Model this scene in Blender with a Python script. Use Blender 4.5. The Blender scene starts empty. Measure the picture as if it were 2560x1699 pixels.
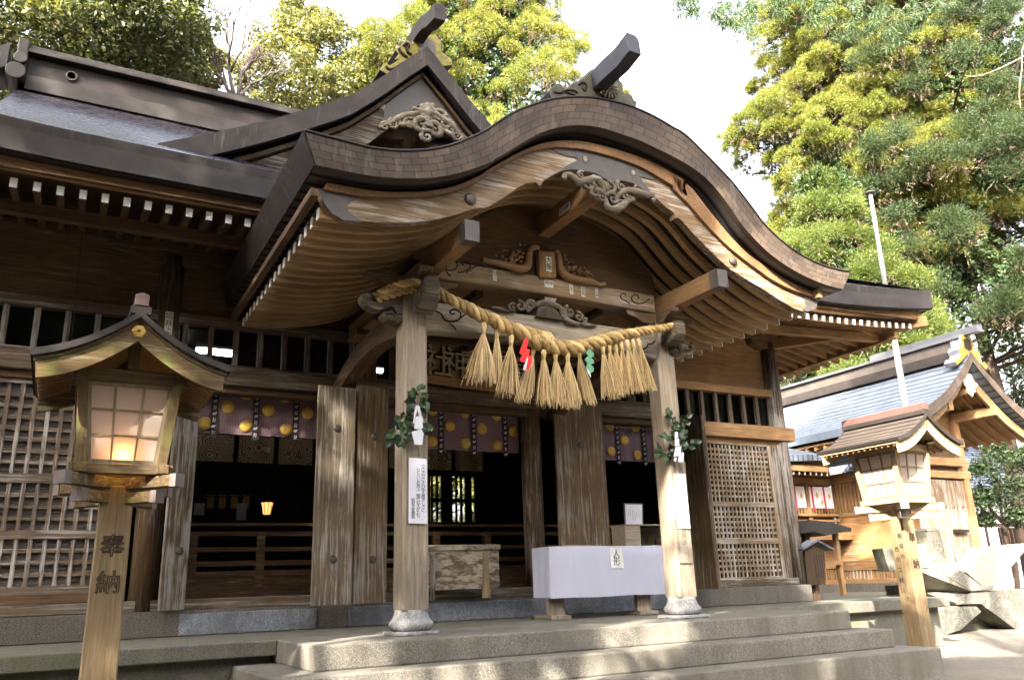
import bpy, bmesh, math, random
import numpy as np
from mathutils import Vector, Matrix
random.seed(7); RNG=np.random.default_rng(11)
S=bpy.context.scene; COL=S.collection
# ---------------------------------------------------------------- camera
F_PX,YAW,PITCH,ROLL=2040.4,math.radians(28.963),math.radians(16.756),math.radians(1.999)
CAM=Vector((0,0,.45))
fw=Vector((math.sin(YAW)*math.cos(PITCH),math.cos(YAW)*math.cos(PITCH),math.sin(PITCH)))
rt=Vector((math.cos(YAW),-math.sin(YAW),0)); dn=fw.cross(rt)
r2=math.cos(ROLL)*rt+math.sin(ROLL)*dn; d2=-math.sin(ROLL)*rt+math.cos(ROLL)*dn
cd=bpy.data.cameras.new('camera'); cam=bpy.data.objects.new('camera',cd); COL.objects.link(cam)
cam.matrix_world=Matrix(((r2.x,-d2.x,-fw.x,CAM.x),(r2.y,-d2.y,-fw.y,CAM.y),(r2.z,-d2.z,-fw.z,CAM.z),(0,0,0,1)))
cd.sensor_width=36; cd.lens=36*F_PX/2560; cd.clip_end=800; cd.clip_start=.05
S.camera=cam
# survey helpers: a measured point of the photograph + the plane it stands on -> world position
K={'D':(0,0,.92305),1:(0,0,2.7477),2:(850,0,2.7477),3:(1700,0,2.7477),4:(0,560,2.7477),5:(850,560,2.7477),6:(1700,560,2.7477),
 7:(0,1129,2.7477),8:(850,1129,2.7477),9:(1700,1129,2.7477),'a':(740,300,4.722),'b':(1220,220,4.722),'c':(1680,440,4.722),
 'r':(1940,800,3.806),'s':(1940,1180,3.806),'n':(900,600,4.722),'m':(1300,600,4.722),'g':(900,0,5.895),'o':(1340,60,6.534),
 'p':(940,900,3.565),'q':(1600,980,3.565),'k':(1050,1020,7.84),'l':(450,930,4.02),'t':(0,600,2.698)}
def ray(k,x,y):
    a=K[k]; u=a[0]+x/a[2]-1280; v=a[1]+y/a[2]-849.5
    return r2*u+d2*v+fw*F_PX
def oy(k,x,y,Y): d=ray(k,x,y); return CAM+d*(Y/d.y)
def ox(k,x,y,X): d=ray(k,x,y); return CAM+d*(X/d.x)
def oz(k,x,y,Z): d=ray(k,x,y); return CAM+d*((Z-CAM.z)/d.z)
def V(*a): return Vector(a)
# ---------------------------------------------------------------- materials
def srgb(h):
    h=h.lstrip('#'); c=[int(h[i:i+2],16)/255 for i in (0,2,4)]
    return tuple((x/12.92 if x<=.04045 else ((x+.055)/1.055)**2.4) for x in c)+(1,)
class NT:
    def __init__(s,name):
        s.m=bpy.data.materials.new(name); s.m.use_nodes=True; s.t=s.m.node_tree; s.t.nodes.clear()
        s.out=s.n('OutputMaterial'); 
    def n(s,ty,**kw):
        nd=s.t.nodes.new('ShaderNode'+ty)
        for k,v in kw.items(): setattr(nd,k,v)
        return nd
    def l(s,a,b): s.t.links.new(a,b)
    def set(s,inp,v):
        if hasattr(v,'is_linked') or isinstance(v,bpy.types.NodeSocket): s.l(v,inp)
        else: inp.default_value=v
    def coord(s,kind='Object'): return s.n('TexCoord').outputs[kind]
    def mapping(s,src,scale=(1,1,1),loc=(0,0,0),rot=(0,0,0)):
        m=s.n('Mapping'); s.l(src,m.inputs['Vector']); m.inputs['Scale'].default_value=scale; m.inputs['Location'].default_value=loc; m.inputs['Rotation'].default_value=rot
        return m.outputs[0]
    def noise(s,src,scale,detail=4,rough=.55,dist=0):
        n=s.n('TexNoise'); s.l(src,n.inputs['Vector']); n.inputs['Scale'].default_value=scale; n.inputs['Detail'].default_value=detail
        n.inputs['Roughness'].default_value=rough; n.inputs['Distortion'].default_value=dist
        return n.outputs['Fac']
    def ramp(s,f,stops,interp='LINEAR'):
        r=s.n('ValToRGB'); s.l(f,r.inputs[0]); r.color_ramp.interpolation=interp
        e=r.color_ramp.elements
        while len(e)<len(stops): e.new(.5)
        for el,(p,c) in zip(e,stops):
            el.position=p; el.color=c if len(c)==4 else tuple(c)+(1,)
        return r.outputs[0]
    def val(s,f,lo,hi): return s.ramp(f,[(lo,(0,0,0,1)),(hi,(1,1,1,1))])
    def mix(s,f,a,b,mode='MIX'):
        m=s.n('Mix',data_type='RGBA',blend_type=mode); s.set(m.inputs[0],f); s.set(m.inputs[6],a); s.set(m.inputs[7],b); return m.outputs[2]
    def math(s,op,a,b=0.0):
        m=s.n('Math',operation=op); s.set(m.inputs[0],a); s.set(m.inputs[1],b); return m.outputs[0]
    def bump(s,h,strength=.3,dist=.02):
        b=s.n('Bump'); b.inputs['Strength'].default_value=strength; b.inputs['Distance'].default_value=dist; s.l(h,b.inputs['Height']); return b.outputs[0]
    def pbsdf(s,col,rough=.7,spec=.5,normal=None,metal=0,**kw):
        p=s.n('BsdfPrincipled'); s.set(p.inputs['Base Color'],col); s.set(p.inputs['Roughness'],rough); p.inputs['Specular IOR Level'].default_value=spec; p.inputs['Metallic'].default_value=metal
        if normal is not None: s.l(normal,p.inputs['Normal'])
        for k,v in kw.items(): s.set(p.inputs[k],v)
        s.l(p.outputs[0],s.out.inputs[0]); return p
AX={'x':0,'y':1,'z':2}
_mc={}
def tone(c,sat=1.0,gain=.54):
    g=.3*c[0]+.6*c[1]+.1*c[2]; return tuple(gain*(g+(x-g)*sat) for x in c[:3])+(1,)
def wood(dark,light,axis='z',wear=.3,wearcol=(.42,.40,.38,1),moss=0.,rough=.8,fine=38):
    key=('w',dark,light,axis,wear,wearcol,moss,fine)
    if key in _mc: return _mc[key]
    t=NT('wood_'+axis); co=t.coord()
    dk,lt=tone(srgb(dark)),tone(srgb(light)); wearcol=tuple(x*.55 for x in wearcol[:3])+(1,)
    sc=[fine]*3; sc[AX[axis]]=fine*.06
    sb=[24.]*3; sb[AX[axis]]=1.1
    g=t.noise(t.mapping(co,sc),1,7,.66,.35)
    col=t.ramp(g,[(.28,dk),(.55,tuple((a+b)/2 for a,b in zip(dk,lt))),(.75,lt)])
    big=t.noise(co,1.1,3)
    col=t.mix(1.0,col,t.ramp(big,[(.3,(.62,.62,.62,1)),(.7,(1.15,1.12,1.08,1))]),'MULTIPLY')
    w=t.math('ADD',t.math('MULTIPLY',t.noise(t.mapping(co,sb,(3.1,1.7,.4)),1,7,.7,.5),.74),t.math('MULTIPLY',t.noise(co,1.9,3),.26))
    wf=t.val(w,.60-.20*wear,.66-.16*wear)
    wf=t.math('MULTIPLY',wf,min(.85,.25+.75*wear))
    col=t.mix(wf,col,wearcol)
    if moss:
        mf=t.math('MULTIPLY',t.val(t.noise(co,4.5,6,.7),.5,.66),moss)
        col=t.mix(mf,col,(.10,.105,.02,1))
    # thin dark checks along the grain
    sk=[60.]*3; sk[AX[axis]]=.9
    ck=t.val(t.noise(t.mapping(co,sk,(7,3,5)),1,3,.5),.64,.70)
    col=t.mix(t.math('MULTIPLY',ck,.36),col,(.02,.014,.01,1))
    h=t.math('ADD',g,t.math('MULTIPLY',ck,-.6))
    t.pbsdf(col,rough,.3,t.bump(h,.35,.012))
    _mc[key]=t.m; return t.m
def plain(name,col,rough=.6,spec=.4,var=.25,scale=6,metal=0,bump=.1):
    t=NT(name); co=t.coord(); n=t.noise(co,scale,5,.6)
    c=col if len(col)==4 else col+(1,)
    cc=t.mix(1.,c,t.ramp(n,[(.3,(1-var,)*3+(1,)),(.7,(1+var,)*3+(1,))]),'MULTIPLY')
    t.pbsdf(cc,rough,spec,t.bump(n,bump,.01),metal); return t.m
def granite(name,a,b,speck=.5,scale=110,stain=None,moss=0,rough=.85,mossz=None):
    t=NT(name); co=t.coord()
    s1=t.noise(co,scale,2,.6); s2=t.noise(co,scale*.37,2,.5)
    col=t.ramp(s1,[(.36,tuple(x*(1-speck) for x in a)+(1,)),(.5,a+(1,)),(.66,b+(1,))])
    col=t.mix(1.,col,t.ramp(s2,[(.3,(.78,.78,.78,1)),(.7,(1.12,1.12,1.12,1))]),'MULTIPLY')
    big=t.noise(co,1.3,6,.65,.4)
    if stain: col=t.mix(t.math('MULTIPLY',t.val(big,.46,.62),.75),col,stain+(1,))
    streak=t.noise(t.mapping(co,(5,5,.5)),1,4,.6)
    col=t.mix(1.,col,t.ramp(streak,[(.3,(.75,.73,.7,1)),(.65,(1.05,1.05,1.05,1))]),'MULTIPLY')
    if moss: col=t.mix(t.math('MULTIPLY',t.val(t.noise(co,2.4,7,.7),.47,.62),moss),col,(.085,.10,.025,1))
    t.pbsdf(col,rough,.3,t.bump(s1,.35,.004)); return t.m
def copper_roof(name,axis,pitch,base=(.055,.045,.045),sheen=.30,sky_tint=(1,1,1,1),lk=.85):
    # overlapping courses of small copper tiles: a saw-tooth relief across the slope, joints along it
    t=NT(name); co=t.coord(); x=t.n('SeparateXYZ'); t.l(co,x.inputs[0])
    f=t.math('FRACT',t.math('DIVIDE',x.outputs[AX[axis]],pitch))
    o={'x':'y','y':'x'}[axis]
    j=t.math('FRACT',t.math('ADD',t.math('DIVIDE',x.outputs[AX[o]],.42),t.math('MULTIPLY',t.math('FLOOR',t.math('DIVIDE',x.outputs[AX[axis]],pitch)),.37)))
    n=t.noise(co,2.2,6,.65)
    c=t.ramp(n,[(.3,tuple(v*.7 for v in base)+(1,)),(.6,base+(1,)),(.8,tuple(v*1.6 for v in base)+(1,))])
    line=t.val(f,.58,.82); c=t.mix(t.math('MULTIPLY',line,lk),c,(.012,.01,.01,1))
    jl=t.math('GREATER_THAN',.022,j); c=t.mix(t.math('MULTIPLY',jl,.5),c,(.02,.017,.016,1))
    rg=t.ramp(t.noise(co,5,4),[(.3,(sheen+.02,)*3+(1,)),(.7,(sheen+.22,)*3+(1,))])
    h=t.math('ADD',f,t.math('MULTIPLY',n,.3))
    p=t.pbsdf(c,rg,.5,t.bump(h,.8,.04)); t.l(t.ramp(line,[(0,(.55,)*3+(1,)),(1,(.03,)*3+(1,))]),p.inputs['Specular IOR Level']); p.inputs['Specular Tint'].default_value=sky_tint; return t.m  # blue sky sheen is put into the specular tint
def copper_tile(name,base=(.054,.040,.031),alt=(.082,.060,.044)):
    # copper shingles on a roof edge, laid out along the edge (UV: metres along, metres up)
    t=NT(name); uv=t.coord('UV'); b=t.n('TexBrick'); t.l(uv,b.inputs['Vector'])
    b.inputs['Scale'].default_value=1; b.inputs['Brick Width'].default_value=.19; b.inputs['Row Height'].default_value=.105; b.inputs['Mortar Size'].default_value=.0065
    b.inputs['Mortar Smooth'].default_value=.4; b.offset=.5; b.inputs['Bias'].default_value=0
    b.inputs['Color1'].default_value=base+(1,); b.inputs['Color2'].default_value=alt+(1,); b.inputs['Mortar'].default_value=(.025,.02,.018,1)
    co=t.coord(); st=t.noise(t.mapping(co,(9,9,1.2)),1,6,.65)
    col=t.mix(t.math('MULTIPLY',t.val(st,.58,.74),.45),b.outputs['Color'],(.17,.16,.165,1))
    col=t.mix(1.,col,t.ramp(t.noise(co,3,3),[(.3,(.75,.75,.78,1)),(.7,(1.2,1.18,1.12,1))]),'MULTIPLY')
    h=t.math('MULTIPLY',b.outputs['Fac'],-1.0)
    t.pbsdf(col,.55,.16,t.bump(h,.5,.01)); return t.m
def leafmat(name,c1,c2,c3=None,trans=.35,nscale=.5,rough=.6):
    t=NT(name); geo=t.n('NewGeometry'); rnd=geo.outputs['Random Per Island']
    n=t.noise(t.coord(),nscale,4,.6)
    f=t.math('ADD',t.math('MULTIPLY',rnd,.55),t.math('MULTIPLY',n,.55))
    stops=[(.28,c1+(1,)),(.62,c2+(1,))]
    if c3: stops.append((.86,c3+(1,)))
    col=t.ramp(f,stops)
    d=t.n('BsdfPrincipled'); t.l(col,d.inputs['Base Color']); d.inputs['Roughness'].default_value=rough; d.inputs['Specular IOR Level'].default_value=.3
    tr=t.n('BsdfTranslucent'); t.l(t.mix(1.,col,(1.5,1.4,.6,1),'MULTIPLY'),tr.inputs['Color'])
    mx=t.n('MixShader'); mx.inputs[0].default_value=trans; t.l(d.outputs[0],mx.inputs[1]); t.l(tr.outputs[0],mx.inputs[2]); t.l(mx.outputs[0],t.out.inputs[0])
    return t.m
def emit(name,col,st):
    t=NT(name); e=t.n('Emission'); e.inputs[0].default_value=col+(1,); e.inputs[1].default_value=st; t.l(e.outputs[0],t.out.inputs[0]); return t.m
# ---------------------------------------------------------------- mesh building
class MB:
    def __init__(s): s.v=[]; s.f=[]; s.mi=[]; s.uv={}
    def add(s,vs,fs,mi=0,uvs=None):
        o=len(s.v); s.v+= [tuple(p) for p in vs]
        for i,f in enumerate(fs):
            if uvs and uvs[i]: s.uv[len(s.f)]=uvs[i]
            s.f.append(tuple(o+j for j in f)); s.mi.append(mi)
        return s
    def hexa(s,p,mi=0): return s.add(p,[(0,1,2,3),(7,6,5,4),(0,4,5,1),(1,5,6,2),(2,6,7,3),(3,7,4,0)],mi)
    def box(s,x0,x1,y0,y1,z0,z1,mi=0):
        return s.hexa([(x0,y0,z0),(x1,y0,z0),(x1,y1,z0),(x0,y1,z0),(x0,y0,z1),(x1,y0,z1),(x1,y1,z1),(x0,y1,z1)],mi)
    def beam(s,p,q,w,h,mi=0,up=(0,0,1),w2=None,h2=None):
        p=Vector(p);q=Vector(q);d=(q-p).normalized(); u=Vector(up); a=d.cross(u).normalized(); u=a.cross(d).normalized()
        w2=w2 or w;h2=h2 or h
        P=[p-a*w/2-u*h/2,p+a*w/2-u*h/2,p+a*w/2+u*h/2,p-a*w/2+u*h/2]; Qq=[q-a*w2/2-u*h2/2,q+a*w2/2-u*h2/2,q+a*w2/2+u*h2/2,q-a*w2/2+u*h2/2]
        return s.hexa(P+Qq,mi)
    def prism(s,pts,vec,mi=0,mside=None):
        n=len(pts); vec=Vector(vec); pts=[Vector(p) for p in pts]; q=[p+vec for p in pts]
        s.add(pts+q,[tuple(range(n)),tuple(range(2*n-1,n-1,-1))],mi)
        o=len(s.v)-2*n
        for i in range(n):
            j=(i+1)%n; s.f.append((o+i,o+j,o+n+j,o+n+i)); s.mi.append(mi if mside is None else mside)
        return s
    def band(s,c1,c2,vec,mi=0):     # solid between two matching curves, thickness vec; UV along the curve
        n=len(c1); vec=Vector(vec); c1=[Vector(p) for p in c1]; c2=[Vector(p) for p in c2]
        vs=c1+c2+[p+vec for p in c1]+[p+vec for p in c2]; fs=[];uv=[]; L=0; h=(c1[n//2]-c2[n//2]).length
        for i in range(n-1):
            l=((c1[i+1]-c1[i]).length+(c2[i+1]-c2[i]).length)/2
            fs.append((i,i+1,n+i+1,n+i)); uv.append(((L,h),(L+l,h),(L+l,0),(L,0)))
            fs.append((3*n+i,3*n+i+1,2*n+i+1,2*n+i)); uv.append(None)
            fs.append((2*n+i,2*n+i+1,i+1,i)); uv.append(None)
            fs.append((n+i,n+i+1,3*n+i+1,3*n+i)); uv.append(None)
            L+=l
        fs+=[(0,n,3*n,2*n),(n-1,3*n-1,4*n-1,2*n-1)]; uv+=[None,None]
        return s.add(vs,fs,mi,uv)
    def grid(s,rows,mi=0,flip=False):
        m=len(rows);n=len(rows[0]); vs=[p for r in rows for p in r]
        fs=[(i*n+j,i*n+j+1,(i+1)*n+j+1,(i+1)*n+j) for i in range(m-1) for j in range(n-1)]
        return s.add(vs,fs,mi)
    def loft(s,rings,mi=0,caps=True):
        n=len(rings[0]); vs=[p for r in rings for p in r]; fs=[]
        for i in range(len(rings)-1):
            for j in range(n): fs.append((i*n+j,i*n+(j+1)%n,(i+1)*n+(j+1)%n,(i+1)*n+j))
        if caps: fs+=[tuple(range(n-1,-1,-1)),tuple(range((len(rings)-1)*n,len(rings)*n))]
        return s.add(vs,fs,mi)
    def tube(s,pts,r,n=8,mi=0,caps=True):
        pts=[Vector(p) for p in pts]; rr=r if hasattr(r,'__len__') else [r]*len(pts); rings=[]; a=None
        for i,p in enumerate(pts):
            d=(pts[min(i+1,len(pts)-1)]-pts[max(i-1,0)]).normalized()
            if a is None: a=d.orthogonal().normalized()
            else:
                a=a-d*a.dot(d)
                a=d.orthogonal().normalized() if a.length<1e-5 else a.normalized()
            b=d.cross(a)
            rings.append([p+(a*math.cos(t)+b*math.sin(t))*rr[i] for t in (2*math.pi*k/n for k in range(n))])
        return s.loft(rings,mi,caps)
    def lathe(s,c,prof,n=24,mi=0,axis='z'):
        c=Vector(c); rings=[]
        for r,z in prof:
            ring=[]
            for k in range(n):
                t=2*math.pi*k/n; a,b=r*math.cos(t),r*math.sin(t)
                ring.append(c+(V(a,b,z) if axis=='z' else V(a,-z,b) if axis=='y' else V(z,a,b)))
            rings.append(ring)
        return s.loft(rings,mi)
    def ball(s,c,r,mi=0,n=10,m=6):
        r=r if hasattr(r,'__len__') else (r,)*3; c=Vector(c)
        rings=[[c+V(r[0]*math.sin(a)*math.cos(t),r[1]*math.sin(a)*math.sin(t),r[2]*math.cos(a)) for t in (2*math.pi*k/n for k in range(n))] for a in (math.pi*(i+.25)/(m+.5)*1.0 for i in range(m+1))]
        return s.loft(rings,mi)
    def build(s,name,mats,parent=None,smooth=False,bevel=0,recalc=True):
        me=bpy.data.meshes.new(name); me.from_pydata(s.v,[],s.f)
        mats=mats if isinstance(mats,(list,tuple)) else [mats]
        for m in mats: me.materials.append(m)
        if len(mats)>1: me.polygons.foreach_set('material_index',s.mi)
        if s.uv:
            ul=me.uv_layers.new(name='UVMap').data
            for fi,u in s.uv.items():
                for li,c in zip(me.polygons[fi].loop_indices,u): ul[li].uv=c
        if recalc:
            b=bmesh.new(); b.from_mesh(me); bmesh.ops.recalc_face_normals(b,faces=b.faces); b.to_mesh(me); b.free()
        if smooth: me.polygons.foreach_set('use_smooth',[True]*len(me.polygons))
        o=bpy.data.objects.new(name,me); COL.objects.link(o)
        if parent is not None: attach(o,parent)
        if bevel:
            b=o.modifiers.new('bevel','BEVEL'); b.width=bevel; b.segments=2; b.limit_method='ANGLE'; b.angle_limit=math.radians(50); b.harden_normals=False
        return o
def wloc(o):
    p=Vector(o.location)
    return p if o.parent is None else p+Vector((0,0,0))
def attach(o,parent):
    o.parent=parent
    root=parent
    while root.parent is not None: root=root.parent
    # parts are modelled in world coordinates; roots are only ever translated
    o.matrix_parent_inverse=Matrix.Translation(-Vector(root.location)) if parent is root else Matrix.Identity(4)
def thing(name,label,cat,loc=(0,0,0),group=None):
    o=bpy.data.objects.new(name,None); COL.objects.link(o); o.location=loc; o.empty_display_size=.2
    return tag(o,label,cat,group)
def tag(o,label,cat,group=None):
    o['label']=label; o['category']=cat
    if group: o['group']=group
    return o
def text(name,s,mat,origin,xdir,ydir,size,parent,extrude=.0008,vertical=False,spacing=1.0,offset=0,align='CENTER',outline=0):
    cu=bpy.data.curves.new(name,'FONT'); cu.body='\n'.join(s) if vertical else s
    cu.size=size; cu.extrude=extrude; cu.align_x=align; cu.align_y='TOP'; cu.space_line=spacing; cu.space_character=1; cu.offset=offset; cu.resolution_u=3
    if outline: cu.fill_mode='NONE'; cu.extrude=0; cu.bevel_depth=outline; cu.bevel_resolution=1
    tmp=bpy.data.objects.new(name,cu); COL.objects.link(tmp)
    me=bpy.data.meshes.new_from_object(tmp.evaluated_get(bpy.context.evaluated_depsgraph_get())); bpy.data.objects.remove(tmp); bpy.data.curves.remove(cu)
    x=Vector(xdir).normalized(); y=Vector(ydir).normalized(); z=x.cross(y); o3=Vector(origin)
    me.transform(Matrix(((x.x,y.x,z.x,o3.x),(x.y,y.y,z.y,o3.y),(x.z,y.z,z.z,o3.z),(0,0,0,1))))
    me.materials.clear(); me.materials.append(mat); me.name=name
    o=bpy.data.objects.new(name,me); COL.objects.link(o); attach(o,parent); return o
def resample(pts,n):
    pts=[Vector(p) for p in pts]
    # Catmull-Rom smoothing then even arc-length spacing
    sm=[]
    for i in range(len(pts)-1):
        p0=pts[max(i-1,0)];p1=pts[i];p2=pts[i+1];p3=pts[min(i+2,len(pts)-1)]
        for k in range(8):
            t=k/8; sm.append(.5*((2*p1)+(p2-p0)*t+(2*p0-5*p1+4*p2-p3)*t*t+(3*p1-p0-3*p2+p3)*t**3))
    sm.append(pts[-1]); L=[0]
    for i in range(1,len(sm)): L.append(L[-1]+(sm[i]-sm[i-1]).length)
    out=[];j=0
    for i in range(n):
        t=L[-1]*i/(n-1)
        while j<len(L)-2 and L[j+1]<t: j+=1
        a=(t-L[j])/max(1e-9,L[j+1]-L[j]); out.append(sm[j].lerp(sm[j+1],a))
    return out
def spiral(c,r0,turns,th0,sgn=1,n=26,plane='xz',grow=.12):
    out=[]
    for i in range(n):
        u=i/(n-1); r=r0*((1-u)**1.15*(1-grow)+grow); t=th0+sgn*turns*2*math.pi*u
        a,b=r*math.cos(t),r*math.sin(t); out.append(Vector(c)+(V(a,0,b) if plane=='xz' else V(0,a,b)))
    return out
# ---------------------------------------------------------------- palette
WX=lambda ax,wear=.25,moss=0.: wood('#42301f','#8c6d4c',ax,wear,moss=moss)
WD=lambda ax,wear=.12: wood('#2c1f14','#5e4630',ax,wear)
WP=lambda ax,wear=.3: wood('#8b7c69','#ccbeaa',ax,wear,(.55,.52,.48,1))
WG=lambda ax,wear=.75,moss=0.: wood('#46362a','#85705b',ax,wear,(.44,.42,.40,1),moss)
WT=lambda ax,wear=.1: wood('#8c6640','#cba373',ax,wear)
M_white=plain('white_paint',(.80,.80,.78),.6,.3,.05)
M_tile=copper_tile('copper_shingle_edge'); M_roofm=copper_roof('copper_roof_courses','y',.27,(.014,.012,.016),.16,(.55,.62,1,1))
M_cop=plain('dark_copper',(.024,.020,.018),.55,.2,.3,3)
M_plate=plain('weathered_metal_plate',(.050,.042,.036),.5,.4,.2,9)
M_gran=granite('granite_foundation',(.085,.077,.066),(.15,.138,.12),.65,90)
M_blue=granite('granite_slab_blue',(.15,.165,.195),(.23,.25,.285),.35,60,(.07,.075,.085))
M_base=granite('granite_pillar_base',(.24,.24,.24),(.36,.36,.355),.4,95)
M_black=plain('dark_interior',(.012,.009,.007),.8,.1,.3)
M_hole=plain('dark_groove',(.02,.014,.01),.9,.1,.2)
M_iron=plain('aged_iron',(.06,.05,.042),.5,.5,.3,20,.4)
M_verdi=plain('moss_yellow_gilding',(.13,.105,.012),.6,.4,.45,14)
M_carve=wood('#4d4337','#93866f','x',.35,(.55,.53,.50,1))
M_glass=None
YP=8.45
hall=thing('shrine_hall','large dark wooden shrine hall with curved copper porch roof and lattice walls','shrine building',(5.19,11.3,0))
def part(mb,name,mat,smooth=False,bevel=0,parent=None,recalc=True): return mb.build(name,mat,parent or hall,smooth,bevel,recalc)
# ---- foundation
f=MB(); f.box(-2.2,12.33,11.2,20.6,0.004,.3); part(f,'foundation',M_gran,bevel=.012)
f=MB(); f.box(1.42,3.12,11.185,11.26,.006,.262); f.box(3.55,9.3,11.186,11.26,.006,.258); part(f,'foundation_slab',M_blue,bevel=.01)
f=MB(); f.box(-2.0,12.2,11.28,11.52,.303,.43); part(f,'sill_beam',wood('#4a3d30','#85745f','x',.5,(.40,.38,.36,1),.2),bevel=.01)
# ---- interior shell (dark room behind the front)
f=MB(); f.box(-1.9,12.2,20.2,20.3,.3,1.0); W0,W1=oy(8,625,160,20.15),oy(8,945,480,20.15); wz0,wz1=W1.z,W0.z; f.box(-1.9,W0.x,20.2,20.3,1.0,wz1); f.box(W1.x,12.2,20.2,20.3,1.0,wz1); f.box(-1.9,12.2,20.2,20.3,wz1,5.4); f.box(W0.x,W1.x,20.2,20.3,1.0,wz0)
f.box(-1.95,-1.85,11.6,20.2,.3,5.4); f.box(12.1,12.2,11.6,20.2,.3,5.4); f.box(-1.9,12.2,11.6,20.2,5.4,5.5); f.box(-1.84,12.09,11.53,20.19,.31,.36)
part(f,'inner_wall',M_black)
f=MB()
ww=W1.x-W0.x
for i,wd_ in((0,.05),(1,.06),(2,.3),(3,.3),(4,.05),(5,.06),(6,.08),(7,.26),(8,.07),(9,.05)):
    x=W0.x+ww*i/9.6
    f.box(x,x+ww/9.6*(min(.95,wd_*3.0+.16)),20.12,20.18,wz0,wz1)
f.box(W0.x,W1.x,20.11,20.19,wz0+(wz1-wz0)*.42,wz0+(wz1-wz0)*.50); part(f,'back_window_grille',M_black)
# ---- front posts
for x in (-1.8,1.0,3.8,6.6,9.5,12.2):
    f=MB(); f.lathe((x,11.42,0),[(.165,.3),(.165,2.6),(.155,4.95)],20)
    p=part(f,'post',WX('z',.4,.1) if x<12 else WG('z',.7,.15),smooth=False)
    p.data.polygons.foreach_set('use_smooth',[True]*len(p.data.polygons))
    f=MB(); f.prism([(x-.55,11.3,5.0),(x-.5,11.3,4.9),(x-.3,11.3,4.82),(x+.3,11.3,4.82),(x+.5,11.3,4.9),(x+.55,11.3,5.0)],(0,.24,0)); part(f,'bracket_arm',WX('x'),bevel=.01)
# ---- horizontal members
def hbeam(z0,z1,y0,y1,name,mat,x0=-2.0,x1=12.35,bev=.012):
    f=MB(); f.box(x0,x1,y0,y1,z0,z1); return part(f,name,mat,bevel=bev)
hbeam(5.0,5.2,11.28,11.56,'eave_beam',WX('x'),-2.6,12.9)
hbeam(4.02,4.16,11.33,11.5,'upper_rail',WG('x',.4),-1.8,9.4)
hbeam(3.83,3.98,11.32,11.5,'upper_rail',WT('x'),9.6,12.1)
hbeam(3.4,3.5,11.36,11.5,'transom_sill',WG('x',.4),-1.8,9.4)
hbeam(3.18,3.395,11.22,11.5,'tie_beam',wood('#4d3f30','#96826a','x',.4),-2.05,9.46)
hbeam(2.96,3.22,11.22,11.5,'tie_beam',WT('x',.2),9.56,12.45)
hbeam(3.08,3.175,11.3,11.5,'door_head',WX('x',.3),-1.8,9.4)
hbeam(2.86,2.955,11.34,11.5,'door_head',WT('x',.2),9.6,12.1)
f=MB(); 
for i in range(4): f.box(-1.9,9.5,11.46+.004*(i%2),11.5,4.16+i*.215,4.16+i*.215+.212)
part(f,'wall_board',wood('#4a3826','#8c6f50','x',.15))
f=MB()
for i in range(5): f.box(9.55,12.15,11.46+.004*(i%2),11.5,3.98+i*.205,3.98+i*.205+.202)
part(f,'wall_board',WT('x',.08))
# right side wall
f=MB()
for i in range(11): f.box(12.2+.004*(i%2),12.24,11.6,20.2,.43+i*.42,.43+i*.42+.416)
part(f,'side_wall',WT('y',.1))
# ---- transom windows with uprights
tg=NT('window_glass'); _a=tg.n('BsdfTransparent'); _a.inputs[0].default_value=(.8,.82,.82,1); _b2=tg.n('BsdfGlossy'); _b2.inputs['Roughness'].default_value=.06; _m=tg.n('MixShader'); _m.inputs[0].default_value=.06; tg.l(_a.outputs[0],_m.inputs[1]); tg.l(_b2.outputs[0],_m.inputs[2]); tg.l(_m.outputs[0],tg.out.inputs[0]); M_glass=tg.m
def transom(x0,x1,z0,z1,pitch,mat,first):
    x=first
    while x<x1:
        f=MB(); f.box(x-.035,x+.035,11.37,11.44,z0,z1); part(f,'transom_bar',mat,bevel=.004); x+=pitch
transom(-1.7,.8,3.5,4.02,.342,WG('z',.6),-1.55); transom(1.2,3.7,3.5,4.02,.335,WG('z',.5),1.23); transom(3.9,6.5,3.5,4.02,.335,WX('z'),4.2); transom(6.7,9.4,3.5,4.02,.335,WX('z'),6.95); transom(9.8,12.0,3.22,3.84,.345,WG('z',.4),9.96)
for x0,x1,z0,z1 in((-1.64,.84,3.5,4.02),(1.16,3.64,3.5,4.02),(3.96,6.44,3.5,4.02),(6.76,9.34,3.5,4.02),(9.66,12.04,3.22,3.84)):
    f=MB(); f.box(x0,x1,11.47,11.476,z0,z1); part(f,'window_pane',M_glass)
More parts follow.
